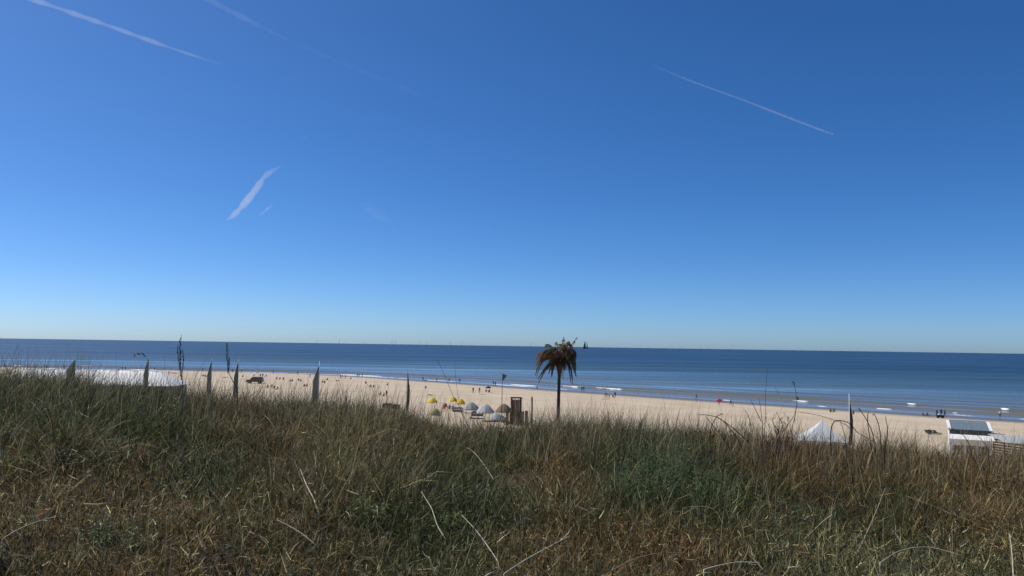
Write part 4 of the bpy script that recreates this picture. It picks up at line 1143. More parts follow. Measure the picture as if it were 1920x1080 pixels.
def J_stand(stride=0.0, armout=0.0, armfwd=0.0, bend=0.0):
    J = {'pelvis': (0, 0, .95, .125), 'spine': (0, 0, 1.14, .115), 'chest': (0, 0, 1.34, .135), 'neck': (0, .015, 1.50, .055), 'head': (0, .03, 1.61, .088), 'crown': (0, .02, 1.70, .07)}
    for s_, sx in (('L', -1), ('R', 1)):
        f = stride * sx
        J['shoulder' + s_] = (sx * .17, 0, 1.42, .060)
        J['elbow' + s_] = (sx * (.23 + armout * .22), -.02 - f * .12 + armfwd * .16, 1.15 + armout * .22, .045)
        J['wrist' + s_] = (sx * (.25 + armout * .40), .05 - f * .26 + armfwd * .36, .92 + armout * .40 + armfwd * .18, .033)
        J['hand' + s_] = (sx * (.25 + armout * .46), .07 - f * .30 + armfwd * .43, .85 + armout * .44 + armfwd * .20, .036)
        J['finger' + s_] = (sx * (.245 + armout * .52), .085 - f * .33 + armfwd * .50, .77 + armout * .48 + armfwd * .22, .020)
        J['hip' + s_] = (sx * .09, 0, .90, .095)
        J['knee' + s_] = (sx * .10, .03 + f * .20, .50, .062)
        J['ankle' + s_] = (sx * .11, -.02 + f * .34 - (0.10 if f < 0 else 0), .09 + (0.05 if f < 0 else 0), .042)
        J['toe' + s_] = (sx * .12, .13 + f * .34 - (0.10 if f < 0 else 0), .035, .036)
    if bend:
        M = Matrix.Rotation(-bend, 3, 'X'); pv = Vector((0, 0, .95))
        for k_ in list(J):
            if k_.rstrip('LR') in ('spine', 'chest', 'neck', 'head', 'crown', 'shoulder'):
                J[k_] = (*(M @ (Vector(J[k_][:3]) - pv) + pv), J[k_][3])
        for s_, sx in (('L', -1), ('R', 1)):
            sh = Vector(J['shoulder' + s_][:3])
            for k_, dz, dy in (('elbow', -.27, .03), ('wrist', -.50, .08), ('hand', -.57, .09), ('finger', -.64, .10)):
                J[k_ + s_] = (sx * .19, sh.y + dy, max(.05, sh.z + dz), J[k_ + s_][3])
    return J
def J_sit(legs='knees'):
    J = {'pelvis': (0, 0, .13, .13), 'spine': (0, -.05, .33, .115), 'chest': (0, -.06, .53, .135), 'neck': (0, -.02, .69, .055), 'head': (0, .01, .80, .088), 'crown': (0, 0, .89, .07)}
    for s_, sx in (('L', -1), ('R', 1)):
        J['shoulder' + s_] = (sx * .17, -.05, .61, .06)
        J['hip' + s_] = (sx * .09, .02, .12, .095)
        if legs == 'knees':
            J['knee' + s_] = (sx * .13, .40, .44, .062); J['ankle' + s_] = (sx * .12, .62, .08, .042); J['toe' + s_] = (sx * .12, .78, .045, .036)
            J['elbow' + s_] = (sx * .26, .16, .42, .045); J['wrist' + s_] = (sx * .16, .38, .46, .033); J['hand' + s_] = (sx * .10, .45, .46, .036); J['finger' + s_] = (sx * .04, .50, .43, .02)
        else:
            J['knee' + s_] = (sx * .12, .46, .15, .062); J['ankle' + s_] = (sx * .14, .87, .06, .042); J['toe' + s_] = (sx * .16, .92, .18, .036)
            J['elbow' + s_] = (sx * .27, -.20, .36, .045); J['wrist' + s_] = (sx * .26, -.34, .13, .033); J['hand' + s_] = (sx * .26, -.37, .05, .036); J['finger' + s_] = (sx * .27, -.45, .03, .02)
    return J
def J_lie():
    J = {'pelvis': (0, 0, .13, .125), 'spine': (0, -.20, .13, .115), 'chest': (0, -.40, .15, .13), 'neck': (0, -.56, .17, .055), 'head': (0, -.68, .19, .088), 'crown': (0, -.77, .18, .07)}
    for s_, sx in (('L', -1), ('R', 1)):
        J['shoulder' + s_] = (sx * .17, -.47, .14, .06); J['elbow' + s_] = (sx * .28, -.25, .08, .045); J['wrist' + s_] = (sx * .27, -.02, .06, .033)
        J['hand' + s_] = (sx * .26, .05, .05, .036); J['finger' + s_] = (sx * .25, .13, .04, .02)
        J['hip' + s_] = (sx * .09, .05, .12, .095); J['knee' + s_] = (sx * .11, .45, .16 if sx > 0 else .34, .062); J['ankle' + s_] = (sx * .12, .86 if sx > 0 else .66, .07, .042); J['toe' + s_] = (sx * .14, .92 if sx > 0 else .78, .14 if sx > 0 else .045, .036)
    return J
def J_crouch():
    J = J_sit('knees')
    for k_ in list(J):
        x, y, z, r = J[k_]
        if k_.rstrip('LR') not in ('ankle', 'toe'): J[k_] = (x, y + .18, z + .22, r)
    for s_, sx in (('L', -1), ('R', 1)):
        J['ankle' + s_] = (sx * .13, .22, .09, .042); J['toe' + s_] = (sx * .14, .38, .04, .036); J['knee' + s_] = (sx * .15, .52, .50, .062)
        J['elbow' + s_] = (sx * .24, .40, .52, .045); J['wrist' + s_] = (sx * .16, .62, .38, .033); J['hand' + s_] = (sx * .14, .68, .33, .036); J['finger' + s_] = (sx * .13, .73, .27, .02)
    return J
POSE = {'stand': person_mesh("person_standing", J_stand()), 'walk': person_mesh("person_walking", J_stand(stride=1.0)), 'armsout': person_mesh("person_arms_out", J_stand(stride=0.5, armout=1.0)),
        'hold': person_mesh("person_holding", J_stand(armfwd=1.0)), 'bend': person_mesh("person_bending", J_stand(stride=0.4, bend=1.15)), 'sit': person_mesh("person_sitting", J_sit('knees')),
        'sit2': person_mesh("person_sitting_back", J_sit('out')), 'lie': person_mesh("person_lying", J_lie()), 'crouch': person_mesh("person_crouching", J_crouch())}
_c = {'black': (.015, .015, .018), 'navy': (.02, .03, .07), 'white': (.72, .72, .70), 'grey': (.16, .16, .17), 'red': (.35, .03, .03), 'brown': (.10, .055, .035), 'blue': (.05, .11, .30), 'tan': (.40, .27, .18), 'skin': (.30, .175, .115), 'green': (.05, .10, .06), 'pink': (.6, .15, .2), 'hair': (.03, .02, .015), 'fair': (.28, .19, .09), 'teal': (.03, .14, .16), 'maroon': (.10, .02, .025)}
CM = {k_: mat(("cloth_" if k_ not in ('skin', 'hair', 'fair') else "body_") + k_, v, 0.8, 0.25) for k_, v in _c.items()}
def person(px, py, pose, top, bot, face, label, scale=1.0, hair='hair', group=None, place=None):
    """px, py: where the feet or seat touch the sand"""
    q = place if place is not None else beach_point(px, py)
    z = q.z if place is not None else max(tz(q.x, q.y), -0.45)
    o = bpy.data.objects.new("person", POSE[pose]); scene.collection.objects.link(o)
    o.location = (q.x, q.y, z - 0.01); o.rotation_euler = (0, 0, math.radians(face)); o.scale = (scale,) * 3
    for i, k_ in enumerate(('skin', top, bot, hair)):
        o.material_slots[i].link = 'OBJECT'; o.material_slots[i].material = CM[k_]
    return tag(o, label, "person", group or "people on the beach")
PEOPLE = [
 (87, 689, 'stand', 'black', 'black', 30, "dark-clothed person standing by the surf at the far left, left of the triangular flag"),
 (121, 691, 'walk', 'grey', 'navy', 90, "person in grey walking by the surf close left of the triangular flag"),
 (82, 694.5, 'sit', 'brown', 'black', 160, "person sitting on the sand just below the leftmost standing person"),
 (152, 697, 'lie', 'maroon', 'brown', 95, "person lying on the sand right behind the triangular flag"),
 (222, 697, 'crouch', 'brown', 'brown', 40, "brown-clad person crouching left of the dark couple above the marquee"),
 (229.5, 694.5, 'stand', 'black', 'black', 10, "left person of the dark couple standing above the marquee roof"),
 (234.8, 694, 'stand', 'black', 'navy', -20, "right person of the dark couple standing above the marquee roof"),
 (290, 695, 'stand', 'navy', 'black', 200, "person in navy standing just right of the green-grey flag"),
 (316, 704, 'walk', 'brown', 'tan', 100, "person in brown walking past the marquee's right roof slope"),
 (323, 700, 'lie', 'black', 'brown', 80, "sunbather lying right of the marquee, left one of two"),
 (329, 700.5, 'lie', 'maroon', 'black', 100, "sunbather lying right of the marquee, right one of two"),
 (380, 697, 'walk', 'navy', 'navy', -80, "person in navy walking in the swash left of the first blue-grey flag"),
 (381, 706, 'sit', 'maroon', 'brown', 170, "leftmost of four sunbathers left of the first blue-grey flag"),
 (384.5, 706.5, 'sit', 'black', 'brown', 200, "second of four sunbathers left of the first blue-grey flag"),
 (388.5, 706.5, 'sit2', 'red', 'tan', 150, "third of four sunbathers left of the first blue-grey flag"),
 (392, 707, 'sit', 'brown', 'black', 180, "rightmost of four sunbathers left of the first blue-grey flag"),
 (422, 709, 'lie', 'tan', 'brown', 90, "sunbather lying on the sand between the two blue-grey flags"),
 (436, 699, 'stand', 'navy', 'grey', 0, "person in navy standing just left of the second blue-grey flag"),
 (453, 699.5, 'stand', 'teal', 'white', 20, "person in teal and white standing just right of the second blue-grey flag"),
 (455.5, 707, 'sit', 'tan', 'maroon', 170, "sunbather sitting between the second blue-grey flag and the red car"),
 (472, 700, 'stand', 'grey', 'white', -30, "person in grey and white standing behind the red car at the surf"),
 (481, 700, 'stand', 'white', 'white', 40, "left person of the couple in white behind the red car"),
 (484, 700, 'walk', 'white', 'grey', 60, "right person of the couple in white behind the red car"),
 (475, 708, 'bend', 'black', 'black', -60, "dark person bending over behind the red car's roof"),
 (488, 709, 'stand', 'maroon', 'brown', 0, "person in maroon standing at the red car's rear"),
 (492.5, 709, 'stand', 'black', 'tan', 180, "short person in black right of the red car's rear"),
 (499, 706, 'sit2', 'black', 'black', 150, "dark sunbather sitting up alone right behind the red car"),
 (512, 701, 'walk', 'black', 'skin', 70, "person in black walking the surf right of the red car"),
 (519, 711, 'sit', 'grey', 'brown', 180, "left sunbather of the three right of the red car"),
 (525, 711.5, 'sit', 'brown', 'black', 160, "middle sunbather of the three right of the red car"),
 (531, 713, 'crouch', 'black', 'black', 200, "dark crouching right person of the three right of the red car"),
 (545, 715.5, 'sit', 'black', 'white', 140, "left sunbather in black and white, pair in front of the lone dark walker"),
 (548.5, 715.5, 'sit', 'grey', 'brown', 170, "right sunbather in grey, pair in front of the lone dark walker"),
 (558, 703.5, 'stand', 'black', 'black', 0, "lone tall dark person standing at the surf left of the widest flag"),
 (559.5, 714, 'sit', 'brown', 'black', 200, "left person of the dark pair seated below the lone surf stander"),
 (563.5, 715.5, 'sit2', 'black', 'black', 210, "right person of the dark pair seated below the lone surf stander"),
 (571.5, 725, 'sit', 'brown', 'black', 150, "left person of the pair seated nearest left of the widest flag"),
 (575.5, 725, 'sit', 'black', 'navy', 180, "right person of the pair seated nearest left of the widest flag"),
 (581, 709, 'walk', 'maroon', 'black', -90, "person in maroon walking just left of the widest flag"),
 (502, 727.5, 'sit', 'brown', 'tan', 180, "leftmost of the four people sitting nearest below the red car"),
 (510.5, 727, 'crouch', 'maroon', 'brown', 160, "tallest crouching one of the four people below the red car"),
 (514.5, 728.5, 'sit', 'black', 'brown', 190, "third of the four people sitting nearest below the red car"),
 (520, 730.5, 'sit2', 'brown', 'black', 140, "rightmost of the four people sitting nearest below the red car"),
 (605, 717.5, 'sit', 'black', 'black', 170, "left dark sunbather of the pair just right of the widest flag"),
 (608.5, 718.5, 'sit2', 'black', 'brown', 190, "right dark sunbather of the pair just right of the widest flag"),
 (614, 713, 'sit', 'red', 'tan', 160, "sunbather in red right of the widest flag"),
 (633, 714.5, 'lie', 'brown', 'red', 95, "sunbather lying left of the grey standing couple"),
 (638.5, 710.5, 'stand', 'grey', 'tan', 20, "left person of the grey couple standing right of the widest flag"),
 (641.8, 709.5, 'walk', 'grey', 'brown', -40, "right person of the grey couple standing right of the widest flag"),
 (648, 711, 'walk', 'tan', 'grey', 80, "person in tan walking between the grey couple and a crouching figure"),
 (659, 712, 'crouch', 'black', 'black', 90, "dark person crouching on the sand left of the trio at the surf"),
 (669.8, 707.5, 'stand', 'black', 'black', 0, "leftmost of the dark trio standing at the surf between flags"),
 (673.2, 707.5, 'stand', 'black', 'navy', 30, "middle one of the dark trio standing at the surf between flags"),
 (679, 707.5, 'hold', 'navy', 'tan', -30, "rightmost and tallest of the dark trio at the surf, arms held forward"),
 (686, 719.5, 'sit', 'black', 'brown', 180, "lone small sunbather sitting below the dark trio"),
 (695, 726, 'sit', 'black', 'red', 170, "left person of the pair seated on open sand left of the dark rolled flag"),
 (700, 726.5, 'sit', 'brown', 'tan', 200, "right person of the pair seated on open sand left of the dark rolled flag"),
 (728, 723.5, 'crouch', 'brown', 'black', 120, "person in brown crouching nearest left of the dark rolled flag"),
 (715, 742, 'crouch', 'brown', 'black', 120, "left person of the three close together above the maroon sofas"),
 (720, 743, 'sit', 'white', 'black', 180, "seated middle person of the three close together above the maroon sofas"),
 (724.5, 745, 'stand', 'black', 'brown', 230, "standing right person of the three close together above the maroon sofas"),
 (793, 714.5, 'stand', 'black', 'black', 0, "dark person standing at the surf right of the dark rolled flag"),
 (819, 716.5, 'walk', 'black', 'black', 80, "dark person walking the surf above the leftmost yellow parasol"),
 (842, 717, 'stand', 'navy', 'grey', 10, "person in navy and grey standing at the surf above the middle yellow parasol"),
 (862, 717.5, 'stand', 'black', 'navy', 0, "dark person standing at the surf above the rightmost yellow parasol"),
 (798, 730, 'crouch', 'grey', 'brown', 190, "person in grey crouching on the sand above the leftmost yellow parasol"),
 (807, 741.5, 'lie', 'brown', 'skin', 85, "sunbather lying just above the leftmost yellow parasol"),
 (843, 767, 'sit', 'grey', 'black', 180, "left person of the grey pair sitting between red chairs and yellow parasols"),
 (849, 767.5, 'sit', 'grey', 'navy', 170, "right person of the grey pair sitting between red chairs and yellow parasols"),
 (887, 738, 'stand', 'maroon', 'skin', 20, "shorter person in maroon standing left of the dark beach umbrella"),
 (899, 738, 'stand', 'brown', 'skin', -20, "taller person in brown standing next to the dark beach umbrella"),
 (911.5, 735, 'sit', 'black', 'black', 180, "left dark person sitting under the dark beach umbrella"),
 (917.5, 735.5, 'sit', 'black', 'black', 170, "right dark person sitting under the dark beach umbrella"),
 (925, 722.5, 'stand', 'black', 'navy', 0, "left and taller of the two people paddling left of the thin mast"),
 (928.7, 724.5, 'stand', 'black', 'black', 20, "right and shorter of the two people paddling left of the thin mast"),
 (1007, 731.5, 'walk', 'navy', 'navy', -90, "person in navy walking along the wet sand left of the palm"),
 (1091, 734, 'stand', 'navy', 'black', 10, "left person of the couple standing in the shallows right of the palm"),
 (1094.6, 734.5, 'walk', 'black', 'navy', 30, "right person of the couple standing in the shallows right of the palm"),
 (1136, 747.5, 'walk', 'black', 'black', 70, "dark standing person at the left of the busy group right of the palm"),
 (1142.5, 747.5, 'bend', 'black', 'grey', 90, "bent-over person in the middle of the busy group right of the palm"),
 (1147.5, 746.5, 'crouch', 'black', 'black', -90, "crouching person in the busy group right of the palm"),
 (1153.3, 746, 'stand', 'black', 'black', 0, "dark standing person at the right of the busy group right of the palm"),
 (1306, 749, 'walk', 'navy', 'black', -80, "lone person in navy walking the wet sand left of the pink float"),
 (1348, 759.5, 'armsout', 'pink', 'black', -70, "person carrying a pink float over the sand"),
 (1370, 761.5, 'walk', 'navy', 'brown', 70, "adult in navy walking right of the pink float"),
 (1557, 773, 'sit', 'black', 'brown', 200, "left person of the pair sitting above the pagoda tent"),
 (1563.5, 773, 'sit', 'maroon', 'black', 180, "right person of the pair sitting above the pagoda tent"),
 (1600, 777, 'sit', 'brown', 'grey', 150, "lone person sitting right next to the white-tipped mast"),
 (1731, 779.5, 'sit2', 'black', 'black', 250, "left dark person of the pair sitting left of the beach cart"),
 (1738.5, 780, 'sit', 'black', 'grey', 200, "right dark person of the pair sitting left of the beach cart"),
 (1757, 782, 'stand', 'black', 'black', 20, "dark person standing at the left end of the beach cart"),
 (1765, 780, 'stand', 'navy', 'black', -20, "dark person standing behind the beach cart"),
 (1771.5, 782, 'stand', 'grey', 'maroon', 200, "person in grey and maroon standing right of the beach cart"),
 (1875, 781.5, 'stand', 'white', 'navy', -40, "person in white top and navy trousers standing at the water's edge, far right"),
]
for a in PEOPLE:
    person(*a[:7])
person(1374.5, 762, 'stand', 'black', 'tan', 60, "child walking beside the adult in navy right of the pink float", scale=0.72)
person(1496, 751, 'hold', 'black', 'black', 0, "dark bather standing in the broken wave behind the bent stalk")

# pink float carried by the person
q = beach_point(1348, 759.5); g = tz(q.x, q.y)
t = thing("pink_float", (q.x, q.y - 0.30, g), 0, "pink inflatable float held by the person on the right beach", "float")
mb = MB(); n = 18
mb.tube([(0.62 * math.cos(2 * math.pi * i / n), 0.05 * math.sin(4 * math.pi * i / n), 1.12 + 0.30 * math.sin(2 * math.pi * i / n)) for i in range(n + 1)], 0.15, 8, cap=False); mb.build("ring", PINK, t, True)
mb = MB(); mb.tube([(-0.60, 0.0, 1.12), (0, -0.03, 1.12), (0.60, 0, 1.12)], [0.10, 0.13, 0.10], 8); mb.build("cushion", PINK, t, True)
mb = MB(); mb.tube([(0.55, -0.14, 1.2), (0.58, -0.22, 1.2)], 0.03, 6); mb.build("valve", METAL_WHITE, t)
# dark beach umbrella over the seated couple
q = beach_point(915, 735.5)
parasol(915.5, 728, 10, DARK_CLOTH, "low dark beach umbrella over a seated couple left of the thin mast", hgt=1.75, drop=0.4, d=q.y, name="beach_umbrella")
# dog
q = beach_point(797, 716); g = tz(q.x, q.y)
me = MB()
t = thing("dog", (q.x, q.y, g), math.radians(-80), "small dark dog at the surf beside the person right of the rolled flag", "dog")
mb = MB(); mb.tube([(0, -.38, .46), (0, -.30, .47), (0, -.05, .45), (0, .22, .48), (0, .34, .54), (0, .42, .66), (0, .50, .70), (0, .60, .67), (0, .70, .64)], [.05, .10, .105, .14, .11, .075, .085, .06, .035], 9)
for sx in (-.08, .08):
    mb.tube([(sx, .24, .44), (sx, .27, .24), (sx, .24, .10), (sx, .26, .02)], [.055, .035, .026, .03], 6)
    mb.tube([(sx, -.28, .46), (sx, -.18, .30), (sx, -.34, .17), (sx, -.31, .02)], [.085, .055, .028, .03], 6)
    mb.tube([(sx * .7, .44, .74), (sx * 1.1, .42, .80), (sx * 1.2, .42, .72)], [.03, .03, .012], 5)
mb.tube([(0, -.38, .50), (0, -.52, .58), (0, -.60, .70)], [.03, .022, .01], 5)
mb.build("body", FEATHER, t, True)
mb = MB(); mb.tube([(0, .37, .57), (0, .40, .63)], [.105, .10], 9); mb.build("collar", RED_CLOTH, t)
# beach cart
q = beach_point(1763, 784); g = tz(q.x, q.y)
t = thing("beach_cart", (q.x, q.y, g), math.radians(-8), "dark loaded beach cart among the standing group left of the cabin", "cart")
mb = MB(); mb.box((0, 0, 0.45), (1.25, 0.62, 0.36), taper=1.12); mb.build("bin", DARK_CLOTH, t)
mb = MB(); mb.box((0.05, 0, 0.68), (0.95, 0.5, 0.14), rot=Matrix.Rotation(0.25, 3, 'Y')); mb.build("towel_load", WHITE_CLOTH, t)
for sx in (-.45, .45):
    for sy in (-.34, .34):
        mb = MB(); mb.tube([(sx, sy - .05, .16), (sx, sy + .05, .16)], 0.16, 12); w_ = mb.build("wheel", BLACK, t)
mb = MB(); mb.tube([(-.6, 0, .35), (-.95, 0, .62), (-1.05, 0, .85)], .018, 5); mb.build("handle", METAL_DARK, t)
# towels
TOW = [(1134.5, 748.5, DARK_CLOTH, "dark towel spread at the feet of the busy group right of the palm"), (455, 711.5, RED_CLOTH, "reddish towel on the sand between the second blue-grey flag and the red car"),
       (425, 707, MAROON, "maroon towel on the sand left of the second blue-grey flag"), (608, 711, RED_CLOTH, "red towel on the sand right of the widest flag"), (904, 740, DARK_CLOTH, "dark towel in front of the two standing people by the dark umbrella"),
       (1014, 733.5, WHITE_CLOTH, "small pale board on the wet sand left of the palm"), (622, 715, MAROON, "maroon towel left of the lying sunbather near the grey couple")]
for px, py, m, lab in TOW:
    q = beach_point(px, py); g = tz(q.x, q.y)
    mb = MB(); n = 6; vs = []
    for i in range(n + 1):
        for j in range(n + 1):
            x_, y__ = (i / n - .5) * 1.8, (j / n - .5) * 0.9
            vs.append((x_, y__, tz(q.x + x_, q.y + y__) - g + 0.035 + 0.02 * math.sin(7 * x_ + 5 * y__)))
    mb.add(vs, [(i * (n + 1) + j, (i + 1) * (n + 1) + j, (i + 1) * (n + 1) + j + 1, i * (n + 1) + j + 1) for i in range(n) for j in range(n)])
    o = mb.build("beach_towel", m, None, True); o.location = (q.x, q.y, g)
    so = o.modifiers.new("thickness", 'SOLIDIFY'); so.thickness = 0.02
    tag(o, lab, "towel" if "board" not in lab else "board")
# gull in flight over the sea, wings bent down
p = at_depth(260.5, 664, 130.0)
t = thing("flying_bird", p, math.radians(65), "dark bird flying low over the sea above the marquee", "bird")
t.scale = (1.2,) * 3
mb = MB(); mb.tube([(0, -.34, .0), (0, -.22, .01), (0, -.05, .0), (0, .16, .02), (0, .28, .05), (0, .36, .05), (0, .46, .02)], [.02, .06, .095, .085, .055, .05, .012], 8)
mb.build("body", FEATHER, t, True)
for sx in (-1, 1):
    mb = MB(); W = [(0.05, .18, -.20, .05), (0.36, .22, -.20, .16), (0.62, .14, -.22, .03), (0.82, -.0, -.30, -.24), (0.92, -.16, -.30, -.44)]
    vs = [];
    for x_, ya, yb, z_ in W: vs += [(sx * x_, ya, z_), (sx * x_, yb, z_ - .01), (sx * x_, ya, z_ + .06), (sx * x_, yb, z_ + .03)]
    fs = []
    for i in range(4):
        a = 4 * i; fs += [(a, a + 1, a + 5, a + 4), (a + 6, a + 7, a + 3, a + 2), (a, a + 4, a + 6, a + 2), (a + 1, a + 3, a + 7, a + 5)]
    mb.add(vs, fs); mb.build("wing", FEATHER, t)
mb = MB(); mb.add([(-.02, -.30, 0), (.02, -.30, 0), (.09, -.50, -.01), (-.09, -.50, -.01), (0, -.31, .03)], [(0, 1, 2, 3), (0, 4, 1), (1, 4, 2), (2, 4, 3), (3, 4, 0)]); mb.build("tail", FEATHER, t)

# ================================================================== PLANTS OF THEIR OWN ON THE DUNE
def px_path(pts, d, jitter=0.0, seed=0):
    rr = random.Random(seed); out = []
    for px, py in pts:
        p = at_depth(px, py, d); p.y += rr.uniform(-jitter, jitter); out.append(p)
    return out
def curve(pts, n=5):
    """smooth line through points (Catmull-Rom)"""
    P = [Vector(p) for p in pts]; P = [P[0] * 2 - P[1]] + P + [P[-1] * 2 - P[-2]]; out = []
    for i in range(1, len(P) - 2):
        for k_ in range(n):
            u = k_ / n; a, b, c, e_ = P[i - 1:i + 3]
            out.append(0.5 * ((2 * b) + (c - a) * u + (2 * a - 5 * b + 4 * c - e_) * u * u + (3 * b - a - 3 * c + e_) * u ** 3))
    out.append(P[-2]); return out
def local(o, pts):
    return [Vector(p) - Vector(o.location) for p in pts]
def stalk_thing(name, stems, d, m, label, cat, rad=0.004, seeds=(), seed=0, seedmat=None):
    """stems: lists of photo points from the base upward at depth d; the lowest point is dropped to the ground"""
    b = at_depth(*stems[0][0], d); g = tz(b.x, d)
    t = thing(name, (b.x, d, g - 0.02), 0, label, cat)
    for st in stems:
        pts = px_path(st, d, 0.03, seed)
        p0 = pts[0].copy(); gz_ = tz(p0.x, p0.y) - 0.02
        if st is stems[0] or p0.z < gz_ + 0.35:
            pts = [Vector((p0.x, p0.y, min(gz_, p0.z - 0.01)))] + pts
        c_ = curve(local(t, pts)); n = len(c_)
        mb = MB(); mb.tube(c_, [rad * (1 - 0.6 * i / n) for i in range(n)], 5); mb.build("stem", m, t, True)
    rr = random.Random(seed)
    for (px0, py0, px1, py1, cnt, size) in seeds:
        mb = MB()
        for i in range(cnt):
            u = i / max(1, cnt - 1); p = at_depth(px0 + (px1 - px0) * u + rr.uniform(-1.2, 1.2) * size / 0.010, py0 + (py1 - py0) * u, d) - Vector(t.location)
            s_ = size * rr.uniform(0.6, 1.2); dz = Vector((rr.uniform(-.4, .4), rr.uniform(-.4, .4), 1)).normalized() * s_ * 2.2
            mb.tube([p - dz * .5, p, p + dz * .5], [s_ * .25, s_ * .8, s_ * .2], 5)
        mb.build("seed_head", seedmat or m, t)
    return t
stalk_thing("seed_stalk", [[(343, 735), (341, 705), (338, 680), (337, 655), (340, 628)], [(341, 712), (342, 690), (345, 672), (342, 657)], [(340, 706), (335, 675), (333, 650)]], 11.5, STEM_DARK,
            "dark branched seed stalk standing tallest above the marquee's right end", "dry plant", 0.007, [(338, 690, 338, 635, 26, .012), (344, 690, 342, 655, 14, .010), (334, 676, 333, 648, 12, .010)], 3)
stalk_thing("seed_stalk", [[(446, 735), (438, 715), (429, 698), (427, 680), (425, 660), (426, 643)], [(429, 698), (431, 685), (430, 672)]], 11.5, STEM_DARK,
            "dark leaning seed stalk standing between the two blue-grey flags", "dry plant", 0.007, [(428, 700, 426, 645, 24, .012), (430, 684, 430, 670, 7, .012)], 4)
stalk_thing("thin_stem", [[(893, 830), (876, 795), (862, 765), (848, 740), (838, 715), (828, 692), (820, 674)]], 10.5, STEM_DARK, "long thin dark stem slanting up across the yellow parasols", "grass stem", 0.0045, seed=5)
stalk_thing("thin_stem", [[(870, 800), (863, 765), (857, 730), (854, 700), (853, 680)]], 9.5, STEM_TAN, "thin upright stem just left of the rightmost yellow parasol", "grass stem", 0.003, seed=6)
stalk_thing("thin_stem", [[(1433, 820), (1434, 780), (1436, 735), (1438, 690)]], 11.2, STEM_DARK, "tallest straight dark stem standing over the sea right of the pink float", "grass stem", 0.0045, seed=7)
stalk_thing("thin_stem", [[(1484, 810), (1491, 785), (1493, 755), (1490, 720), (1486, 716)], [(1450, 845), (1470, 808), (1487, 780), (1492, 765)]], 11.2, STEM_DARK, "dark hooked stalk with forked base in front of the broken wave", "dry plant", 0.006, [(1490, 722, 1486, 715, 5, .009)], 8)
stalk_thing("thin_stem", [[(1430, 810), (1427, 775), (1422, 745)], [(1427, 790), (1415, 765), (1406, 748)], [(1408, 800), (1403, 780), (1395, 768)]], 11.2, STEM_DARK, "forked bare dark twigs left of the tallest straight stem", "dry plant", 0.006, seed=9)
stalk_thing("thin_stem", [[(700, 740), (690, 722), (684, 715)], [(692, 770), (700, 745), (712, 720)]], 10.0, STEM_TAN, "pair of thin tan stems below the dark trio at the surf", "grass stem", 0.003, seed=10)
stalk_thing("thin_stem", [[(5, 740), (12, 705), (22, 672), (34, 645)], [(20, 735), (26, 700), (38, 672)], [(0, 720), (6, 690), (14, 660)]], 8.0, STEM_TAN, "faint leaning grass stems rising over the sea at the left edge", "grass stem", 0.0028, seed=11)
def bramble(label, arcs, d, m, rad=0.006, seed=0, twigs=0, twigbox=None):
    b = at_depth(*arcs[0][0], d); g = tz(b.x, d)
    t = thing("bramble", (b.x, d, g - 0.03), 0, label, "bramble"); rr = random.Random(seed)
    for st in arcs:
        pts = px_path(st, d, 0.06, seed + len(st))
        p0 = pts[0]; pts = [Vector((p0.x, p0.y, min(tz(p0.x, p0.y) - 0.03, p0.z - 0.01)))] + pts
        c_ = curve(local(t, pts)); n = len(c_)
        mb = MB(); mb.tube(c_, [rad * (1 - 0.55 * i / n) for i in range(n)], 5)
        for i in range(2, n, 1):
            v = Vector((rr.uniform(-1, 1), rr.uniform(-1, 1), rr.uniform(-.3, 1))).normalized() * rr.uniform(.010, .028)
            mb.tube([c_[i], c_[i] + v], [rad * .5, rad * .15], 3)
        mb.build("cane", m, t, True)
    if twigs:
        mb = MB(); x0_, y0_, x1_, y1_ = twigbox
        for i in range(twigs):
            px = (x0_ + x1_) / 2 + rr.gauss(0, (x1_ - x0_) * 0.24); py = y1_ - (y1_ - y0_) * abs(rr.gauss(0.25, 0.36))
            p = at_depth(px, py, d + rr.uniform(-.3, .3)) - Vector(t.location)
            v = Vector((rr.uniform(-.5, .5), rr.uniform(-.3, .3), rr.uniform(.2, 1))).normalized() * rr.uniform(.05, .16)
            mb.tube([p, p + v * .5 + Vector((rr.uniform(-.01, .01), 0, 0)), p + v], [.0026, .0022, .001], 3)
            for k_ in range(3):
                q = p + v * rr.uniform(.3, 1); s_ = rr.uniform(.006, .012)
                mb.tube([q, q + Vector((rr.uniform(-s_, s_), 0, s_ * 1.6))], [s_ * .5, s_ * .2], 4)
        tag(mb.build("twigs", m, t), kind="stuff")
    return t
bramble("dark arching bramble below the pink float", [[(1330, 850), (1332, 815), (1343, 785), (1354, 775)], [(1400, 860), (1380, 820), (1352, 787), (1330, 779), (1309, 777)], [(1420, 850), (1395, 820), (1365, 795), (1345, 783)], [(1375, 860), (1360, 825), (1335, 795), (1322, 780)]], 11.0, STEM_DARK, 0.0085, 21)
bramble("reddish-brown twiggy bush left of the pagoda tent", [[(1462, 880), (1458, 840), (1452, 805), (1447, 785)], [(1470, 880), (1466, 835), (1462, 800)], [(1480, 870), (1474, 840), (1480, 810)]], 11.2, STEM_RED, 0.007, 22, 230, (1438, 785, 1490, 880))
bramble("dark hooked bramble canes right of the white-tipped mast", [[(1640, 860), (1634, 815), (1627, 790), (1610, 768), (1607, 767)], [(1636, 850), (1630, 805), (1630, 785), (1626, 772)], [(1650, 860), (1648, 815), (1646, 790), (1637, 777), (1633, 778)], [(1660, 850), (1662, 810), (1658, 782)], [(1560, 800), (1590, 792), (1612, 812), (1640, 830)]], 11.0, STEM_DARK, 0.0085, 23)
bramble("thin dark cane arching over the pagoda tent", [[(1598, 830), (1590, 800), (1550, 783), (1520, 776), (1500, 773)], [(1585, 860), (1582, 820), (1578, 795), (1572, 788)]], 11.2, STEM_DARK, 0.0052, 24)
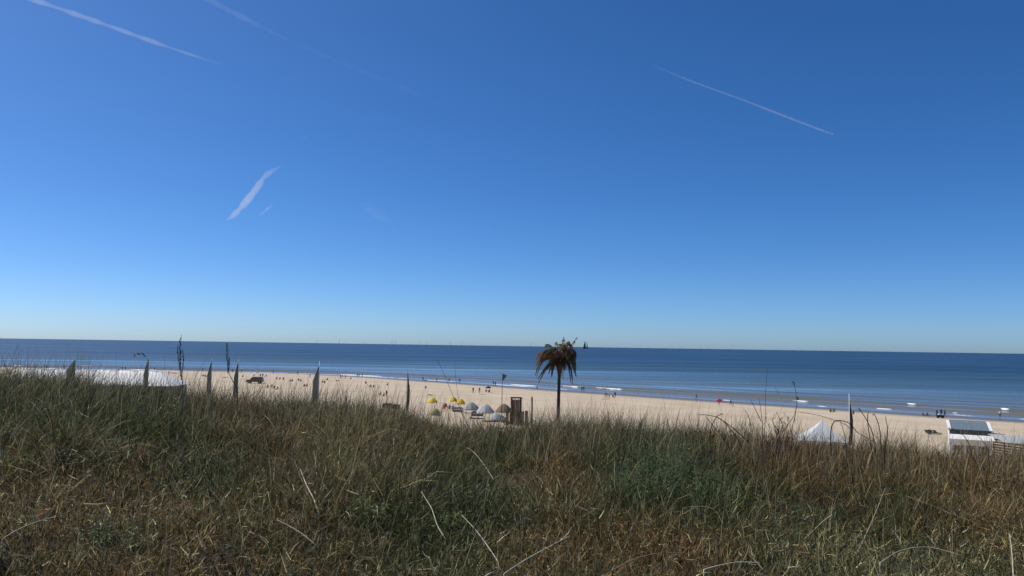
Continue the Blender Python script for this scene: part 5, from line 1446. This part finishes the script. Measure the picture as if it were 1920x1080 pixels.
bramble("dark forked cane in front of the cabin's left corner", [[(1822, 850), (1808, 820), (1790, 805), (1776, 803)], [(1850, 850), (1838, 825), (1828, 812)]], 11.0, STEM_DARK, 0.0055, 25)
bramble("russet twiggy scrub at the crest below the cabin", [[(1850, 900), (1852, 860), (1858, 838)], [(1835, 890), (1838, 860), (1832, 842)]], 11.3, STEM_RED, 0.007, 26, 130, (1800, 835, 1900, 905))
bramble("brown twiggy scrub on the crest right of the palm", [[(1160, 850), (1165, 810), (1170, 785)], [(1180, 850), (1182, 815), (1178, 790)]], 11.8, STEM_RED, 0.006, 27, 90, (1130, 783, 1200, 830))
bramble("brown twiggy scrub on the crest below the lying sunbather, left of the dark rolled flag", [[(650, 800), (652, 765), (648, 740)], [(665, 800), (660, 765), (668, 745)]], 11.8, STEM_RED, 0.006, 28, 90, (615, 742, 685, 800))

def herb(label, px, py, n, hgt, spread, leaf, m, seed, name="leafy_herb", cat="plant", droop=0.4):
    q = on_ground(px, py, 0.0, start=2.0, end=30); g = tz(q.x, q.y)
    t = thing(name, (q.x, q.y, g), 0, label, cat); rr = random.Random(seed)
    sm = MB(); lm = MB()
    for i in range(n):
        a = rr.uniform(0, 6.28); r = spread * math.sqrt(rr.random())
        bx_, by_ = r * math.cos(a), r * math.sin(a); h_ = hgt * rr.uniform(0.6, 1.1)
        gz_ = tz(q.x + bx_, q.y + by_) - g
        tip = Vector((bx_ * 1.35 + rr.uniform(-.05, .05), by_ * 1.35, gz_ + h_)); base_ = Vector((bx_, by_, gz_ - 0.01))
        sm.tube([base_, base_.lerp(tip, .5) + Vector((rr.uniform(-.02, .02), 0, 0)), tip], [.004, .003, .0015], 4)
        k_n = int(8 + h_ / leaf * 1.6)
        for k_ in range(k_n):
            u = 0.15 + 0.85 * k_ / k_n; p = base_.lerp(tip, u); an = k_ * 2.4 + rr.random()
            L = leaf * (1.15 - 0.6 * u) * rr.uniform(.7, 1.2); dv = Vector((math.cos(an), math.sin(an), rr.uniform(-droop, .7))).normalized()
            sd = dv.cross(Vector((0, 0, 1))).normalized() * L * .22; up_ = Vector((0, 0, -L * .18))
            lm.add([p, p + dv * L * .5 + sd, p + dv * L + up_, p + dv * L * .5 - sd], [(0, 1, 2), (0, 2, 3)])
    sm.build("stems", STEM_TAN, t); lm.build("leaves", m, t)
    return t
herb("dark green leafy bush, leftmost of the green bushes at lower right of centre", 1205, 950, 40, .46, .26, .06, LEAF_GREEN, 41)
herb("tallest dark green leafy bush with upright tips at lower right of centre", 1255, 925, 44, .56, .26, .06, LEAF_GREEN, 42)
herb("dark green leafy bush, rightmost of the green bushes at lower right of centre", 1325, 965, 40, .42, .28, .06, LEAF_GREEN, 43)
herb("low green herb patch in the brown litter at lower left", 205, 1030, 34, .20, .22, .055, LEAF_GREEN, 44)
herb("small bright green herb at the bottom centre left", 690, 990, 22, .20, .12, .055, LEAF_BRIGHT, 45)
herb("bright green herb in the grass at the bottom centre", 848, 1010, 20, .20, .10, .06, LEAF_BRIGHT, 46)
herb("single yellow-green leafy sprout high on the left slope", 314, 815, 6, .50, .04, .09, LEAF_BRIGHT, 47)
herb("dark withered rosette on the left slope", 128, 896, 13, .24, .14, .08, LEAF_DARK, 48, droop=1.0)
herb("dark leafy rosette at the bottom edge left of centre", 430, 1092, 12, .22, .13, .08, LEAF_DARK, 49, droop=1.0)
herb("dark clump at the bottom left corner", 8, 1085, 12, .26, .15, .08, LEAF_DARK, 50, droop=1.0)
herb("dark green upright herb near the bottom right of centre", 1515, 1005, 14, .26, .10, .05, LEAF_GREEN, 51)
herb("dark green herb low in the grass at left centre", 385, 890, 14, .18, .14, .05, LEAF_GREEN, 52)
herb("small green herb in the brown litter left of centre", 505, 1040, 12, .12, .09, .05, LEAF_GREEN, 53)

def fallen(label, pts, rad, m=STEM_PALE, lift=0.22, seed=0):
    """stem lying or arching over the grass; points follow the photo, depth from the grass it lies on"""
    P = [on_ground(px, py, lift, start=2.2, end=30) for px, py in pts]
    d0 = P[0].y; dm = sum(p.y for p in P) / len(P)
    P = [at_depth(px, py, p.y * 0.6 + dm * 0.4) for (px, py), p in zip(pts, P)]
    rad *= 0.62
    t = thing("dry_stalk", (P[0].x, P[0].y, tz(P[0].x, P[0].y)), 0, label, "dry stalk", "bleached stalks lying in the grass")
    end_down = Vector((P[0].x, P[0].y, tz(P[0].x, P[0].y) - 0.02))
    c_ = curve(local(t, P)); n = len(c_)
    mb = MB(); mb.tube([Vector(end_down) - Vector(t.location)] + c_, [rad] + [rad * (1 - 0.55 * i / n) for i in range(n)], 6); mb.build("stalk", m, t, True)
    mb = MB(); q = c_[int(n * .7)]; mb.tube([q, q + Vector((.03, .01, .05)), q + Vector((.05, .02, .11))], [rad * .5, rad * .35, rad * .1], 5); mb.build("side_twig", m, t, True)
    return t
fallen("pale arched stalk curving right at the centre of the grass", [(925, 898), (905, 868), (885, 845), (862, 835), (848, 837)], .0065)
fallen("long pale stalk bending down left of the centre", [(835, 1010), (820, 985), (810, 955), (798, 935), (790, 922)], .0075)
fallen("pale straight stalk pointing at the bottom centre", [(935, 1055), (915, 1025), (893, 995), (866, 966)], .0065)
fallen("thick grey stalk slanting up right from the bottom centre", [(945, 1076), (985, 1050), (1030, 1025), (1068, 1005)], .0085)
fallen("brown curved stalk at the bottom right of centre", [(1135, 1078), (1180, 1052), (1230, 1038), (1290, 1037)], .007, STEM_TAN)
fallen("thick pale stalk slanting down in the left half", [(598, 962), (588, 935), (575, 910), (563, 880)], .0105)
fallen("thin pale stalk below the thick one in the left half", [(590, 1020), (565, 1000), (540, 985), (520, 975)], .006)
fallen("long thin pale stalk crossing the litter at the left edge", [(5, 1010), (40, 990), (80, 975), (110, 968)], .007)
fallen("dark thin stalk leaning in the lower left grass", [(225, 1010), (205, 975), (190, 955), (182, 948)], .005, STEM_DARK)
fallen("pale bowed blade at the right of the green bushes", [(1280, 952), (1300, 950), (1325, 950), (1340, 956)], .005)
fallen("pale straw stalk slanting in the right foreground", [(1560, 965), (1540, 980), (1520, 1000), (1508, 1010)], .0055)
fallen("long grey stalk crossing the bottom right", [(1320, 1068), (1350, 1060), (1385, 1054), (1425, 1055)], .008)
fallen("thin slanting stem right of the bottom centre right", [(1600, 1050), (1620, 1010), (1640, 965), (1660, 915)], .005)
fallen("pale stalk crossing dark grass at far right", [(1700, 930), (1740, 945), (1790, 965), (1840, 985)], .0055, STEM_TAN)
fallen("thick dark-shadowed stalk standing in the brown patch left of centre", [(585, 950), (572, 915), (560, 885), (552, 862)], .006, STEM_TAN)
fallen("pale forked stalk at the bottom right corner", [(1900, 1078), (1898, 1045), (1895, 1015), (1892, 1000)], .007)
fallen("long pale blade arching at the bottom right", [(1650, 1055), (1690, 1032), (1740, 1026), (1800, 1040)], .006)
fallen("pale stalk right of the palm's foot on the slope", [(1085, 818), (1050, 806), (1015, 800), (985, 800)], .004)
